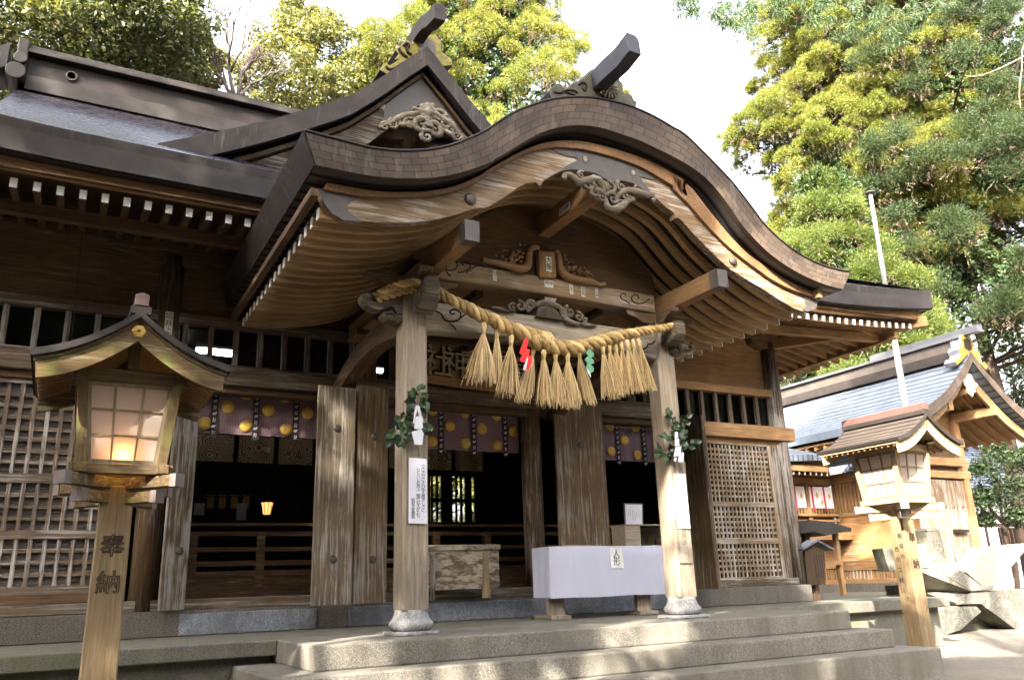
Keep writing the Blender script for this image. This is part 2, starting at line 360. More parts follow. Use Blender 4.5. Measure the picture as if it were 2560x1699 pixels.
# ---- lattice panels
def lattice(x0,x1,z0,z1,rails,pv,ph,bw,mat,matx,back,name='lattice_panel'):
    f=MB(); y=11.36
    f.box(x0-.09,x0,y-.02,y+.07,z0-.09,z1+.06); f.box(x1,x1+.09,y-.02,y+.07,z0-.09,z1+.06)
    f.box(x0,x1,y-.018,y+.068,z0-.09,z0,1); f.box(x0,x1,y-.018,y+.068,z1,z1+.06,1)
    for r0,r1 in rails: f.box(x0,x1,y-.016,y+.066,r0,r1,1)
    n=round((x1-x0)/pv)
    zs=[z0]+[q for r in rails for q in r]+[z1]
    for a,b in zip(zs[::2],zs[1::2]):
        for i in range(1,n):
            x=x0+(x1-x0)*i/n+random.uniform(-.004,.004); f.box(x-bw/2,x+bw/2,y,y+.028,a,b)
        m=round((b-a)/ph)
        for i in range(1,m):
            z=a+(b-a)*i/m+random.uniform(-.003,.003); f.box(x0,x1,y+.008,y+.04,z-bw/2,z+bw/2,1)
    o=part(f,name,[mat,matx])
    if back:
        g=MB(); n=int((z1-z0)/.14)
        for i in range(n+1): 
            a=z0+i*(z1-z0)/n; g.box(x0,x1,y+.048+.005*(i%2),y+.1,a,min(z1,a+(z1-z0)/n-.003))
        part(g,'backing_board',wood('#5c5046','#978a7c','x',.3),parent=o)
        g=MB(); g.box(x0-.1,x1+.1,y-.03,y+.05,.432,z0-.092); part(g,'lattice_base',WX('x',.3),bevel=.008)
lattice(-1.6,.62,.63,3.02,[(1.17,1.27),(1.82,1.93)],.150,.142,.047,wood('#63564a','#a89682','z',.5,(.70,.68,.65,1)),wood('#5b4e40','#9c8a75','x',.4,(.6,.58,.55,1)),True)
lattice(10.1,11.78,.47,2.84,[(1.04,1.15),(1.70,1.79)],.091,.093,.042,wood('#6b573f','#b09a7c','z',.55,(.6,.57,.52,1)),wood('#6b573f','#b09a7c','x',.55,(.6,.57,.52,1)),False)
f=MB(); f.box(11.87,12.04,11.33,11.45,.43,2.86); part(f,'lattice_jamb',WG('z',.6,.15),bevel=.01); f=MB(); f.box(9.72,10.01,11.37,11.45,.43,2.86); part(f,'lattice_jamb',WG('z',.6,.15),bevel=.01)
# ---- folding doors
def leaf(p,q,z0,z1,mat,th=.055,knobs=(),frame=False):
    p=Vector((p[0],p[1],0)); q=Vector((q[0],q[1],0)); d=(q-p).normalized(); nrm=V(d.y,-d.x,0)
    f=MB(); n=3; w=(q-p).length
    for i in range(n):
        a=p+d*(w*i/n+.001); b=p+d*(w*(i+1)/n-.001); t=nrm*(.0015*(i%2))
        f.hexa([a+t+V(0,0,z0),b+t+V(0,0,z0),b-nrm*th+V(0,0,z0),a-nrm*th+V(0,0,z0),a+t+V(0,0,z1),b+t+V(0,0,z1),b-nrm*th+V(0,0,z1),a-nrm*th+V(0,0,z1)])
    o=part(f,'door_leaf',mat,bevel=.004)
    for u,z in knobs:
        c=p+d*(w*u)+V(0,0,z)
        k=MB(); k.loft([[c+nrm*h+(d*math.cos(t)+V(0,0,1)*math.sin(t))*r for t in (2*math.pi*i/14 for i in range(14))] for r,h in((.052,0),(.05,.012),(.03,.02),(.014,.024))]); part(k,'door_boss',M_iron,True,parent=o)
    return o
leaf((2.87,10.56),(3.40,10.62),.30,3.12,wood('#6a5a4a','#ad9a83','z',.5,(.64,.61,.57,1),.2),knobs=((.5,2.55),(.5,.85)))
leaf((3.44,10.66),(3.95,10.84),.30,3.2,wood('#5f4a34','#a88c6a','z',.5,(.50,.47,.42,1),.2),knobs=((.55,2.5),(.55,.85)))
leaf((1.16,11.02),(1.46,11.12),.31,3.0,WG('z',.7,.35),knobs=((.6,1.0),))
leaf((6.88,11.1),(7.86,11.16),.32,3.29,wood('#604c37','#a68b67','z',.45,(.6,.56,.5,1)),knobs=((.5,2.62),))
leaf((7.88,11.2),(8.05,11.42),.32,3.25,WX('z',.3))
_e=oy('D',1641,1150,10.35); leaf((9.33,11.25),(_e.x-.03,10.35),.30,3.1,WG('z',.4,.2))
leaf((_e.x+.01,10.36),(9.38,11.26),.30,3.1,WX('z',.4,.2))
# ---- inner balustrade seen through the doors
for x0,x1 in((1.3,9.3),):
    f=MB()
    for z0,z1 in((1.28,1.34),(1.06,1.12),(.86,.93),(.72,.79)): f.box(x0,x1,12.55,12.62,z0,z1)
    f.box(x0,x1,12.5,12.68,1.42,1.46)
    for i in range(9): 
        x=x0+.4+i*.93; f.box(x-.06,x+.06,12.54,12.63,.36,1.34)
    f.box(x0,x1,12.58,12.6,.36,.72); part(f,'inner_balustrade',WX('x',.15))
# ================================================================ main roof
YE,ZE,YR=9.2,5.38,16.0
def roofz(s): return ZE+.503*s+.0205*s*s
def upturn(x,s): 
    u=max(0,(x-10.2)/4.25,(-x+.2)/4.25); return .30*min(u,1.1)**2*max(0,1-s/4.5)
def roof_rows(off,y0=YE,n=15):
    rows=[]
    for i in range(n):
        s=(YR-y0)*i/(n-1); xr=14.45-min(s,2.5); xl=-4.07+min(s,2.5)
        rows.append([V(xl+(xr-xl)*j/36,y0+s,roofz(s)+off+upturn(xl+(xr-xl)*j/36,s)) for j in range(37)])
    return rows
f=MB(); T=roof_rows(0); B=roof_rows(-.36); f.grid(T); f.grid(B)
for A_,B_ in ((T[0],B[0]),): f.grid([A_,B_],1)
f.grid([[r[0] for r in T],[r[0] for r in B]],1); f.grid([[r[-1] for r in T],[r[-1] for r in B]],1); f.grid([T[-1],B[-1]],1)
# back slope
Tb=[[V(p.x,2*YR-p.y,p.z) for p in r] for r in T]; f.grid(Tb)
# side eave slope at the right and left
for sg,xe,xi in((1,14.45,11.95),(-1,-4.07,-1.57)):
    rows=[]
    for i in range(8):
        s=2.5*i/7; x=xe-sg*s; rows.append([V(x,YE+s+(2*YR-2*YE-2*s)*j/12,roofz(s)+upturn(xe if sg>0 else xe,s)*max(0,1-j/3)) for j in range(13)])
    f.grid(rows); low=[[p-V(0,0,.36) for p in r] for r in rows]; f.grid(low); f.grid([rows[0],low[0]],1)
part(f,'main_roof',[M_roofm,M_cop])
# eave edge: two courses of copper sheet
f=MB()
def eave_curve(dy,dz,x0=-4.05,x1=14.43,n=50): return [V(x0+(x1-x0)*i/(n-1),YE+dy,ZE+dz+upturn(x0+(x1-x0)*i/(n-1),0)) for i in range(n)]
t=copper_tile('copper_eave_sheet',(.024,.020,.018),(.034,.027,.023)); 
_b=[n for n in t.node_tree.nodes if n.type=='TEX_BRICK'][0]; _b.inputs['Brick Width'].default_value=.9; _b.inputs['Row Height'].default_value=.19; _b.inputs['Mortar Size'].default_value=.006
f.band(eave_curve(-.012,.012),eave_curve(.03,-.375),(0,.02,0)); part(f,'eave_edge',t)
f=MB(); f.band(eave_curve(.16,-.365,-3.9,14.25),eave_curve(.17,-.50,-3.9,14.25),(0,.06,0)); part(f,'eave_board',WT('x',.15))
f=MB(); f.band(eave_curve(.05,-.372,-4.0,14.35),eave_curve(.3,-.374,-4.0,14.35),(0,0,.01)); part(f,'eave_soffit',M_cop)
# side eave fascia right
f=MB(); f.band([V(14.2,9.35+i*.6,4.98+.25*max(0,1-i/3)) for i in range(16)],[V(14.19,9.35+i*.6,4.86+.25*max(0,1-i/3)) for i in range(16)],(-.06,0,0)); part(f,'eave_board',WT('y',.15))
# rafters of the main eave
WT_raf=[wood('#9a734a','#d4ab78','y',.05),M_white]; WX_raf=[WX('y',.1),M_white]  # right-eave rafters: warm ground bounce put into the paler wood
def rafter(p,q,w,h,mats,cap0=True,cap1=False):
    f=MB(); p=Vector(p);q=Vector(q);d=(q-p).normalized(); f.beam(p,q,w,h)
    if cap0: f.beam(p-d*.012,p-d*.0005,w*.97,h*.97,1)
    return part(f,'rafter',mats)
x=-1.95
while x<2.7:
    rafter((x,9.5,4.80),(x,11.5,5.16),.075,.105,WX_raf); x+=.2235
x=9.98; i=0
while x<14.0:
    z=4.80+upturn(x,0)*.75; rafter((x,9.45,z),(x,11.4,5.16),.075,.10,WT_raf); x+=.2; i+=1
# lower rafter tier + soffit boards
f=MB(); 
for a,b in((-2.2,2.7),(9.4,14.1)):
    f=MB(); f.add([(a,9.3,4.885),(b,9.3,4.885+upturn(b,0)*.75),(b,11.6,5.3),(a,11.6,5.3),(a,9.3,4.9),(b,9.3,4.9+upturn(b,0)*.75),(b,11.6,5.32),(a,11.6,5.32)],[(0,1,2,3),(7,6,5,4),(0,4,5,1),(2,6,7,3)]); part(f,'soffit_board',WX('x',.05))
f=MB(); f.box(-2.2,2.6,10.1,10.22,4.72,4.86); part(f,'eave_purlin',WX('x',.1))
f=MB(); f.beam((9.7,10.15,4.70),(14.0,10.0,4.86),.14,.14); part(f,'eave_purlin',WT('x',.1))
f=MB(); f.beam((12.1,11.5,4.92),(14.3,9.3,5.06),.16,.2); part(f,'corner_rafter',WT('y',.1),bevel=.01)
f=MB(); f.beam((13.75,9.6,4.82),(13.75,19,4.72),.12,.14); part(f,'eave_purlin',WT('y',.1))
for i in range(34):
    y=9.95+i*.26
    rafter((14.05,y,4.72+.12*max(0,1-i/6)),(12.2,y,5.12),.075,.1,[wood('#9a734a','#d4ab78','x',.05),M_white],cap0=False)  # same bounce-brightened wood on the side rafters
f=MB(); f.add([(14.2,9.5,5.0),(14.2,19.5,4.83),(12.2,19.5,5.24),(12.2,11.4,5.24)],[(0,1,2,3)]); f.add([(14.2,9.5,5.02),(14.2,19.5,4.85),(12.2,19.5,5.26),(12.2,11.4,5.26)],[(0,1,2,3)]); part(f,'soffit_board',wood('#a57f55','#d9b487','x',.05),recalc=False)  # light bounced from below is put into this pale soffit wood
# ridge
f=MB(); f.box(-1.45,11.9,15.68,16.32,9.55,9.86); part(f,'ridge_base',M_cop,bevel=.01)
f=MB(); f.box(-1.45,11.9,15.78,16.22,9.862,10.3); part(f,'ridge_wall',plain('copper_sheet',(.026,.020,.018),.55,.2,.25,2),bevel=.006)
f=MB(); f.box(-1.5,11.95,15.62,16.38,10.303,10.38); f.box(-1.5,11.95,15.7,16.3,10.382,10.5); part(f,'ridge_cap',M_cop,bevel=.012)
f=MB()
for y in (15.72,):
    f.lathe((-.72,y+.05,10.08),[(.10,0),(.10,.03),(.075,.03),(.075,0)],16,0,'y')
part(f,'ridge_ring',M_iron)
f=MB(); f.box(-1.64,-1.46,15.6,16.4,9.8,10.55); f.lathe((-1.56,15.55,10.1),[(.12,-.5),(.12,.02)],14,0,'y'); f.lathe((-1.6,15.5,9.78),[(.17,-.6),(.17,.02)],14,0,'y'); part(f,'ridge_end_ornament',M_cop,bevel=.02)
f=MB(); f.prism([(-1.76,15.6,9.9),(-3.4,15.6,8.5),(-4.0,15.6,8.3),(-3.5,15.6,8.9),(-1.76,15.6,10.4)],(0,.8,0)); part(f,'roof_verge',M_cop)
# ================================================================ dormer gable (chidori hafu)
YC=12.15; XC=5.22
LL=[oy(1,1080,985,YC),oy(1,1500,903,YC),oy(1,1900,808,YC),oy(1,2363,668,YC),oy(2,150,608,YC),oy(2,300,520,YC),oy(2,450,415,YC),oy(2,600,320,YC)]
ap=LL[-1]; XC=ap.x
Lc=resample(LL,26); Rc=[V(2*XC-p.x,p.y,p.z) for p in reversed(Lc[:-1])]; PC=Lc+Rc
def shrink(c,dz,dy=0,kx=1.0): 
    return [V(XC+(p.x-XC)*kx,p.y+dy,p.z-dz) for p in c]
f=MB(); t2=copper_tile('copper_gable_edge',(.024,.020,.018),(.034,.027,.023)); _b=[n for n in t2.node_tree.nodes if n.type=='TEX_BRICK'][0]; _b.inputs['Brick Width'].default_value=.5; _b.inputs['Row Height'].default_value=.19
f.band(PC,shrink(PC,.40),(0,.08,0)); part(f,'gable_edge',t2)
f=MB(); f.loft([[p+V(0,.08,0),p+V(0,4.2,0),p+V(0,4.2,-.36),p+V(0,.08,-.36)] for p in PC]); part(f,'gable_roof',M_roofm)
f=MB(); P2=shrink(PC,.42,.22,.985); f.prism(P2+list(reversed(shrink(PC,.50,.22,.98))),(0,.3,0)); part(f,'gable_soffit',WX('x'))
f=MB(); P3=[p for p in shrink(PC,.52,.3,.97)]; P4=shrink(PC,1.05,.3,.96); f.prism(P3[3:-3]+list(reversed(P4[3:-3])),(0,.09,0)); part(f,'gable_bargeboard',wood('#3a2d20','#6e5a42','x',.5,(.42,.38,.33,1)))
f=MB(); m=len(P3)//2; f.prism([p-V(0,.008,0) for p in P3[m-5:m+6]]+[p-V(0,.008,0) for p in reversed(P4[m-5:m+6])],(0,.006,0)); part(f,'gable_plate',M_plate)
for sx in(-.78,.62):
    f=MB(); f.lathe((XC+sx,YC+.29,ap.z-1.35+abs(sx)*.02),[(.07,-.02),(.07,.01),(.03,.02)],14,0,'y'); part(f,'nail_cover',WP('x'))
f=MB(); f.prism(shrink(PC,.9,.9,.96)+[V(XC+4.4,YC+.9,7.0),V(XC-4.4,YC+.9,7.0)],(0,.05,0)); part(f,'gable_wall',WX('z',.25))
f=MB(); f.beam((XC-2.6,YC+.8,8.15),(XC-.2,YC+.8,8.75),.12,.3); f.beam((XC+2.6,YC+.8,8.15),(XC+.2,YC+.8,8.75),.12,.3); f.lathe((XC-.35,YC+.86,8.0),[(.3,-.05),(.3,.08)],18,0,'y'); part(f,'gable_strut',WX('x'))
def carving(k,Y,tubes,spirals,scale,balls=(),r=.03,flat=.55):
    f=MB()
    for pts,rad in tubes:
        c=resample([oy(k,x,y,Y) for x,y in pts],max(8,len(pts)*4)); n=len(c)
        f.tube(c,[rad*(.55+.45*math.sin(math.pi*min(1,(i+1)/(n*.9)))) for i in range(n)],8)
    for x,y,rr,th,sg in spirals:
        c=oy(k,x,y,Y-.01); R_=rr*scale; sp=spiral(c,R_,1.35,th,sg,22); f.tube(sp,[R_*.36*(1-.5*i/22) for i in range(22)],7); f.ball(c+V(0,.02,0),(R_*.55,.012,R_*.55),0,9,5)
    for x,y,rr in balls: f.ball(oy(k,x,y,Y-random.uniform(0,.03)),rr*scale,0,8,5)
    return f
f=carving(2,YC+.1,[([(600,715),(560,760),(500,790),(430,800),(350,840),(265,880)],.07),([(600,715),(640,770),(700,820),(770,870),(850,965)],.07),([(400,860),(470,860),(520,880)],.06),([(700,890),(760,930),(790,960)],.06),([(560,720),(600,780),(640,720)],.09),([(600,720),(600,800),(590,860)],.12)],
 [(555,870,48,0,1),(650,900,46,3,-1),(475,850,30,1,1),(430,825,28,0,-1),(370,855,26,2,1),(310,870,22,1,1),(720,850,34,2,-1),(760,900,28,1,1),(800,935,24,0,-1),(520,800,36,2,-1),(680,800,36,0,1),(595,940,34,1,1)],.0042,
 [(605+40*math.cos(a),785+40*math.sin(a),16) for a in (i*.7 for i in range(9))]+[(605,785,26)])
f.prism([oy(2,600,700,YC+.16),oy(2,440,800,YC+.16),oy(2,300,872,YC+.16),oy(2,500,885,YC+.16),oy(2,590,975,YC+.16),oy(2,680,935,YC+.16),oy(2,850,965,YC+.16),oy(2,760,850,YC+.16)],(0,.05,0))
part(f,'gable_pendant',M_carve,True)
def ridge_ornament(zfun,k,Y,pts,dep,mats,name,parent=hall):
    f=MB(); f.prism([oy(k,x,y,Y) for x,y in pts],(0,dep,0),0,1); return part(f,name,mats,bevel=.015)
YO=YC+.45
out=[(290,1030),(350,930),(400,930),(430,960),(500,930),(560,880),(505,880),(570,800),(520,740),(570,690),(610,660),(650,595),(710,595),(770,640),(790,470),(850,440),(930,460),(1040,520),(1110,510),(1160,570),(1195,600),(1195,760),(1350,870),(1370,960),(1000,1000),(420,1110)]
f=MB(); f.prism([oy('g',x,y,YO) for x,y in out],(0,.5,0),0,1); o=part(f,'gable_ridge_ornament',[M_verdi,M_cop],bevel=.02)
f=MB(); f.prism([oy('g',x,y,YO-.02) for x,y in((865,570),(930,545),(1060,590),(1110,640),(1110,800),(870,800))],(0,.015,0)); part(f,'ornament_panel',plain('bronze_panel',(.06,.05,.035),.5,.5),parent=o)
for c in([(640,680),(690,640),(720,670),(690,720),(710,780),(760,800)],[(390,980),(420,1020),(520,1010),(640,930)],[(570,720),(620,790),(700,850)]):
    f=MB(); f.tube(resample([oy('g',x,y,YO-.01) for x,y in c],14),.03,6); part(f,'ornament_groove',M_hole,parent=o)
for X_,sz,kk_ in ((XC,.2,0),):
    pth=resample([V(X_,13.6,ap.z+.35),V(X_,12.7,ap.z+.5),V(X_,11.9,ap.z+.85),V(X_,11.35,ap.z+1.3)],10)
    a0=oy('g',1080,440,12.3); tip=oy('g',1165,170,11.55)
    pth=resample([V(X_,13.8,ap.z+.40),V(X_,13.0,ap.z+.52),V(X_,12.3,a0.z+.02),V(X_,11.9,(a0.z+tip.z)/2-.03),V(X_,11.55,tip.z)],12)
    f=MB(); f.loft([[p+V(-.11,0,-.17),p+V(.11,0,-.17),p+V(.13,0,.1),p+V(.09,0,.17),p+V(-.09,0,.17),p+V(-.13,0,.1)] for p in pth]); part(f,'ridge_tip_beam',M_cop,bevel=.01)
# ================================================================ curved porch roof (karahafu)
YK=6.95
def crv(Y,*segs,n=90): return resample([oy(k,x,y,Y) for k,pts in segs for x,y in pts],n)
A=crv(YK,('a',[(105,130),(350,195),(600,260),(850,325),(1100,360),(1350,368),(1600,350),(1850,295),(2100,195)]),('b',[(0,490),(150,385),(350,270),(560,190),(760,135),(950,112),(1200,115),(1450,155),(1700,225),(1950,335),(2200,480),(2361,585)]),('c',[(640,0),(800,190),(950,385),(1100,585),(1300,775),(1500,920),(1750,1045),(2000,1115),(2110,1122)]))
B=crv(YK+.03,('a',[(235,535),(500,590),(760,640),(1000,675),(1300,690),(1550,688),(1750,665),(2030,600),(2330,490)]),('b',[(0,890),(200,775),(400,655),(600,545),(800,475),(1000,443),(1200,450),(1400,490),(1600,555),(1800,625),(2000,720),(2200,820),(2361,910)]),('c',[(370,0),(500,130),(620,280),(720,420),(830,580),(950,720),(1100,870),(1250,990),(1450,1120),(1650,1220),(1850,1295),(2015,1335)]))
YS=YK+.22
Sx=crv(YS,('a',[(365,735),(700,800),(1000,843),(1300,850),(1600,835),(1900,770),(2200,640)]),('b',[(0,965),(200,850),(400,745),(600,665),(750,632),(900,620),(1100,625),(1400,690),(1700,780),(2000,900),(2361,1110)]),('c',[(0,0),(200,110),(350,290),(500,480),(700,720),(900,920),(1100,1060),(1300,1190),(1500,1300),(1750,1390)]))
Dx=crv(YS,('a',[(350,815),(500,845),(800,893),(1100,907),(1400,902),(1700,872),(2000,790),(2200,690)]),('b',[(0,1010),(200,905),(400,790),(600,720),(800,695),(1000,705),(1200,735),(1500,815),(1800,925),(2000,1040),(2200,1160),(2361,1290)]),('c',[(0,130),(200,330),(400,560),(600,770),(800,940),(1000,1090),(1200,1230),(1450,1350),(1720,1440)]))
YB=YK+.27
Db=[oy('a',255,810,YB)]+crv(YB,('a',[(270,812),(500,843),(800,892),(1100,907),(1400,902),(1700,872),(2000,790),(2200,690)]),('b',[(0,1010),(200,905),(400,790),(600,720),(800,695),(1000,705),(1200,735),(1500,815),(1800,925),(2000,1040),(2200,1160),(2361,1290)]),('c',[(0,130),(200,330),(400,560),(600,770),(800,940),(1000,1090),(1200,1230),(1450,1350),(1740,1430)]))
Eb=[oy('a',x,y,YB) for x,y in [(330,980),(420,1100),(500,1140),(560,1180),(640,1192),(780,1195),(1000,1212),(1300,1215),(1600,1190),(1900,1120),(2100,1050)]]+[oy('b',x,y,YB) for x,y in [(0,1410),(200,1290),(350,1180),(450,1130),(560,1115),(620,1160),(660,1090),(730,1050),(800,1010),(880,975),(980,962),(1080,970),(1250,1000),(1400,1080),(1450,1112),(1560,1090),(1700,1120),(1850,1210),(1960,1275),(2080,1390),(2200,1480)]]+[oy('c',x,y,YB) for x,y in [(40,500),(70,490),(130,540),(250,680),(400,830),(550,980),(700,1110),(900,1230),(1100,1350),(1300,1480),(1450,1568),(1560,1600)]]
f=MB(); f.band(A,B,(0,.06,0)); part(f,'porch_roof_edge',M_tile)
f=MB(); f.loft([[a+V(0,.06,.004),a+V(0,4.5,.004),b+V(0,4.47,0),b+V(0,.07,0)] for a,b in zip(A,B)]); part(f,'porch_roof',[copper_roof('copper_porch_courses','y',.2,(.04,.034,.032))])
f=MB(); f.tube([a+V(0,-.005,.006) for a in A],.012,6); part(f,'roof_edge_lip',M_cop,True)
for e,sg in ((0,-1),(-1,1)):
    f=MB(); f.band([A[e]+V(sg*.004,.01+i*.42,0) for i in range(12)],[B[e]+V(sg*.004,.01+i*.42,0) for i in range(12)],(sg*.012,0,0)); part(f,'porch_side_edge',t)
f=MB(); f.band(Sx,Dx,(0,.14,0)); part(f,'porch_edge_strip',wood('#7d5a3c','#b08a62','y',.1))
f=MB(); f.prism(Db+list(reversed(Eb)),(0,.11,0)); o_barge=part(f,'bargeboard',wood('#6a5238','#b0946f','x',.5,(.66,.62,.57,1)),bevel=.008)
# metal shoes and centre plate on the bargeboard
f=MB(); f.prism([oy('a',x,y,YB-.012) for x,y in[(250,808),(500,838),(800,888),(700,930),(640,975),(600,1010),(625,1090),(690,1130),(780,1195),(560,1182),(480,1130),(420,1100),(330,975)]],(0,.008,0)); part(f,'metal_shoe',M_plate,parent=o_barge)
f=MB(); f.prism([oy('c',x,y,YB-.012) for x,y in[(1465,1360),(1740,1432),(1700,1568),(1590,1600),(1540,1568),(1585,1530),(1560,1440),(1520,1390)]],(0,.008,0)); part(f,'metal_shoe',M_plate,parent=o_barge)
f=MB(); f.prism([oy('b',x,y,YB-.012) for x,y in[(735,705),(850,700),(1000,707),(1200,737),(1500,817),(1800,927),(2060,1070),(1990,1085),(1910,1075),(1850,1055),(1790,1050),(1840,1120),(1900,1190),(1930,1255),(1850,1205),(1700,1118),(1560,1088),(1450,1108),(1400,1076),(1250,998),(1080,968),(980,960),(890,975),(895,940),(960,900),(1065,848),(1020,815),(920,800),(800,750)]],(0,.008,0)); part(f,'metal_plate',M_plate,parent=o_barge)
for k,x,y,r in(('a',2057,930,.068),('c',722,1005,.06)):
    f=MB(); f.lathe(oy(k,x,y,YB-.01),[(r,-.01),(r*.96,.012),(r*.6,.024),(r*.2,.03)],20,0,'y'); part(f,'nail_boss',M_iron,True,parent=o_barge)
for x,y in((1145,845),(1715,1005)):
    c=oy('b',x,y,YB-.016); f=MB(); f.loft([[c+V(.033*math.cos(a)*s,-h,.046*math.sin(a)*s) for a in (2*math.pi*i/14 for i in range(14))] for s,h in((1,0),(.9,.008),(.4,.012))]); part(f,'nail_cover',WP('x',.1),True,parent=o_barge)
# soffit + curved rafters
Dz=resample(Db[1:],64)
def curve_at(c,x):
    for a,b in zip(c,c[1:]):
        if a.x<=x<=b.x: return a.z+(b.z-a.z)*(x-a.x)/max(1e-6,b.x-a.x)
    return c[0].z if x<c[0].x else c[-1].z
x0,x1=1.93,8.62
G=[V(x0+(x1-x0)*i/60,0,0) for i in range(61)]
for g in G:
    g.z=curve_at(Dz,g.x)-.17+.03*max(0,1-abs(g.x-5.2)/1.6)
for _ in range(3):
    zz=[g.z for g in G]
    for i in range(1,60): G[i].z=(zz[i-1]+2*zz[i]+zz[i+1])/4
f=MB(); f.loft([[V(g.x,7.33,g.z+.02),V(g.x,11.3,g.z+.02),V(g.x,11.3,g.z+.05),V(g.x,7.33,g.z+.05)] for g in G]); part(f,'porch_soffit',wood('#20160e','#3c2b1c','x',.05))  # shade between the rafters put into this near-black wood
N_R=17
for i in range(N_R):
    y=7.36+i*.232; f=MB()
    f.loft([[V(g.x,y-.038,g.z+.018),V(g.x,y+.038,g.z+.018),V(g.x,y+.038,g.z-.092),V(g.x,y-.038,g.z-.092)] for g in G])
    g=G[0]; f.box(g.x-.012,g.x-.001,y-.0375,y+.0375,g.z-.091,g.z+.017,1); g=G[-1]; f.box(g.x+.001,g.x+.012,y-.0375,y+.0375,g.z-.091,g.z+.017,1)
    part(f,'rafter',[wood('#b08a5c','#eecb9b','x',.06),M_white])  # warm bounce from the ground put into the pale rafter wood
f=MB(); f.band([V(1.78,7.1+i*.4,4.18) for i in range(12)],[V(1.78,7.1+i*.4,4.10) for i in range(12)],(.08,0,0)); part(f,'porch_eave_board',WX('y',.15))
f=MB(); f.band([V(8.75,7.1+i*.4,4.16) for i in range(12)],[V(8.75,7.1+i*.4,4.04) for i in range(12)],(-.08,0,0)); part(f,'porch_eave_board',WT('y',.15))
# purlins and ridge beam
XL,XR=3.35,6.98
for x in(3.53,7.04):
    f=MB(); f.box(x-.08,x+.08,7.2,11.2,3.97,4.21); p=part(f,'purlin',WT('y',.1),bevel=.008)
    f=MB(); f.box(x-.085,x+.085,7.165,7.32,3.965,4.2); part(f,'purlin_cap',M_plate,parent=p)
f=MB(); f.box(5.19-.09,5.19+.09,7.24,11.2,4.82,5.06); p=part(f,'porch_ridge_beam',WT('y',.1),bevel=.008)
W_stick=plain('paper_label',(.55,.53,.47),.8,.2,.08); M_ink=plain('black_ink',(.015,.015,.018),.8,.1,.1)
f=MB(); f.box(5.088,5.099,7.62,7.86,4.86,4.95); s_=part(f,'name_sticker',W_stick,parent=p); text('lettering','日向神',M_ink,(5.087,7.74,4.94),(0,-1,0),(0,0,1),.075,s_)
# gable infill above the beam
top=[V(g.x,YP-.03,g.z-.09) for g in G if 3.35<g.x<7.0]
f=MB(); f.prism([V(3.36,YP-.03,4.2)]+top+[V(6.99,YP-.03,4.2)],(0,.05,0)); part(f,'gable_infill',wood('#4a3521','#86653f','x',.12))
# pillars
def pillar(x,wear,z1=3.72):
    f=MB(); h=.148;c=.033
    oc=lambda z,k=1.0:[V(x+a*k,YP+b*k,z) for a,b in((-h+c,-h),(h-c,-h),(h,-h+c),(h,h-c),(h-c,h),(-h+c,h),(-h,h-c),(-h,-h+c))]
    f.loft([oc(.25,1.03),oc(1.2,1.01),oc(z1,.97)]); p=part(f,'porch_pillar',WP('z',wear))
    f=MB(); f.box(x-.225,x+.225,YP-.225,YP+.225,.003,.04); part(f,'base_slab',M_base,bevel=.008,parent=p)
    f=MB(); f.lathe((x,YP,0),[(.19,.041),(.218,.062),(.232,.09),(.234,.112),(.226,.128),(.205,.15),(.188,.18),(.176,.215),(.170,.25)],28); part(f,'base_stone',M_base,True,parent=p)
    f=MB(); f.box(x-.19,x+.19,YP-.19,YP+.19,3.73,3.80); f.hexa([V(x-.14,YP-.14,3.70),V(x+.14,YP-.14,3.70),V(x+.14,YP+.14,3.70),V(x-.14,YP+.14,3.70),V(x-.19,YP-.19,3.74),V(x+.19,YP-.19,3.74),V(x+.19,YP+.19,3.74),V(x-.19,YP+.19,3.74)]); part(f,'bearing_block',WX('x',.3),parent=p)
    for ax in 'xy':
        f=MB(); prof=[(-.58,3.96),(-.55,3.90),(-.42,3.87),(-.30,3.81),(.30,3.81),(.42,3.87),(.55,3.90),(.58,3.96)]
        if ax=='x': f.prism([V(x+a,YP-.08,z) for a,z in prof],(0,.16,0))
        else: f.prism([V(x-.08,YP+a*.8,z+.002) for a,z in prof],(.16,0,0))
        part(f,'bracket_arm',wood('#5c4630','#9b7d5a',ax,.3),bevel=.008,parent=p)
    return p
pl=pillar(XL,.2); pr=pillar(XR,.15)
# tie beams between the pillars
def arched(x0,x1,z0,z1,rise,y0,y1,name,mat,edge=.0):
    f=MB(); n=24; rows=[]
    for i in range(n+1):
        u=i/n; x=x0+(x1-x0)*u; b=rise*math.sin(math.pi*u)**.6; r=.018
        rows.append([V(x,y0+r,z0+b),V(x,y1,z0+b),V(x,y1,z1+b*.25),V(x,y0+r,z1+b*.25),V(x,y0,z1+b*.25-r),V(x,y0,z0+b+r)])
    f.loft(rows); return part(f,name,mat)
ub=arched(XL+.14,XR-.1,3.965,4.225,.03,YP-.1,YP+.1,'rainbow_beam',wood('#8a7154','#d2b690','x',.4,(.6,.55,.50,1)))
lb=arched(XL+.14,XR-.12,3.30,3.67,.07,YP-.1,YP+.1,'rainbow_beam',wood('#8d7f6b','#d0c2aa','x',.4,(.6,.58,.55,1)))
def groove(pts,k,Y,r,parent):
    f=MB(); f.tube(resample([oy(k,x,y,Y) for x,y in pts],max(8,len(pts)*4)),r,6); part(f,'carved_groove',M_hole,True,parent=parent)
Yg=YP-.103
groove([(910,250),(960,310),(1030,350),(1110,350),(1150,300),(1130,250),(1080,220),(1030,230),(1020,265),(1060,275),(1075,250)],'n',Yg,.008,ub)
groove([(1010,355),(1040,400),(1070,425)],'n',Yg,.007,ub); groove([(1155,385),(1230,370),(1300,320),(1290,275),(1240,262),(1205,280),(1225,300)],'n',Yg,.007,ub); groove([(1250,385),(1310,345),(1390,300),(1470,320)],'n',Yg,.006,ub)
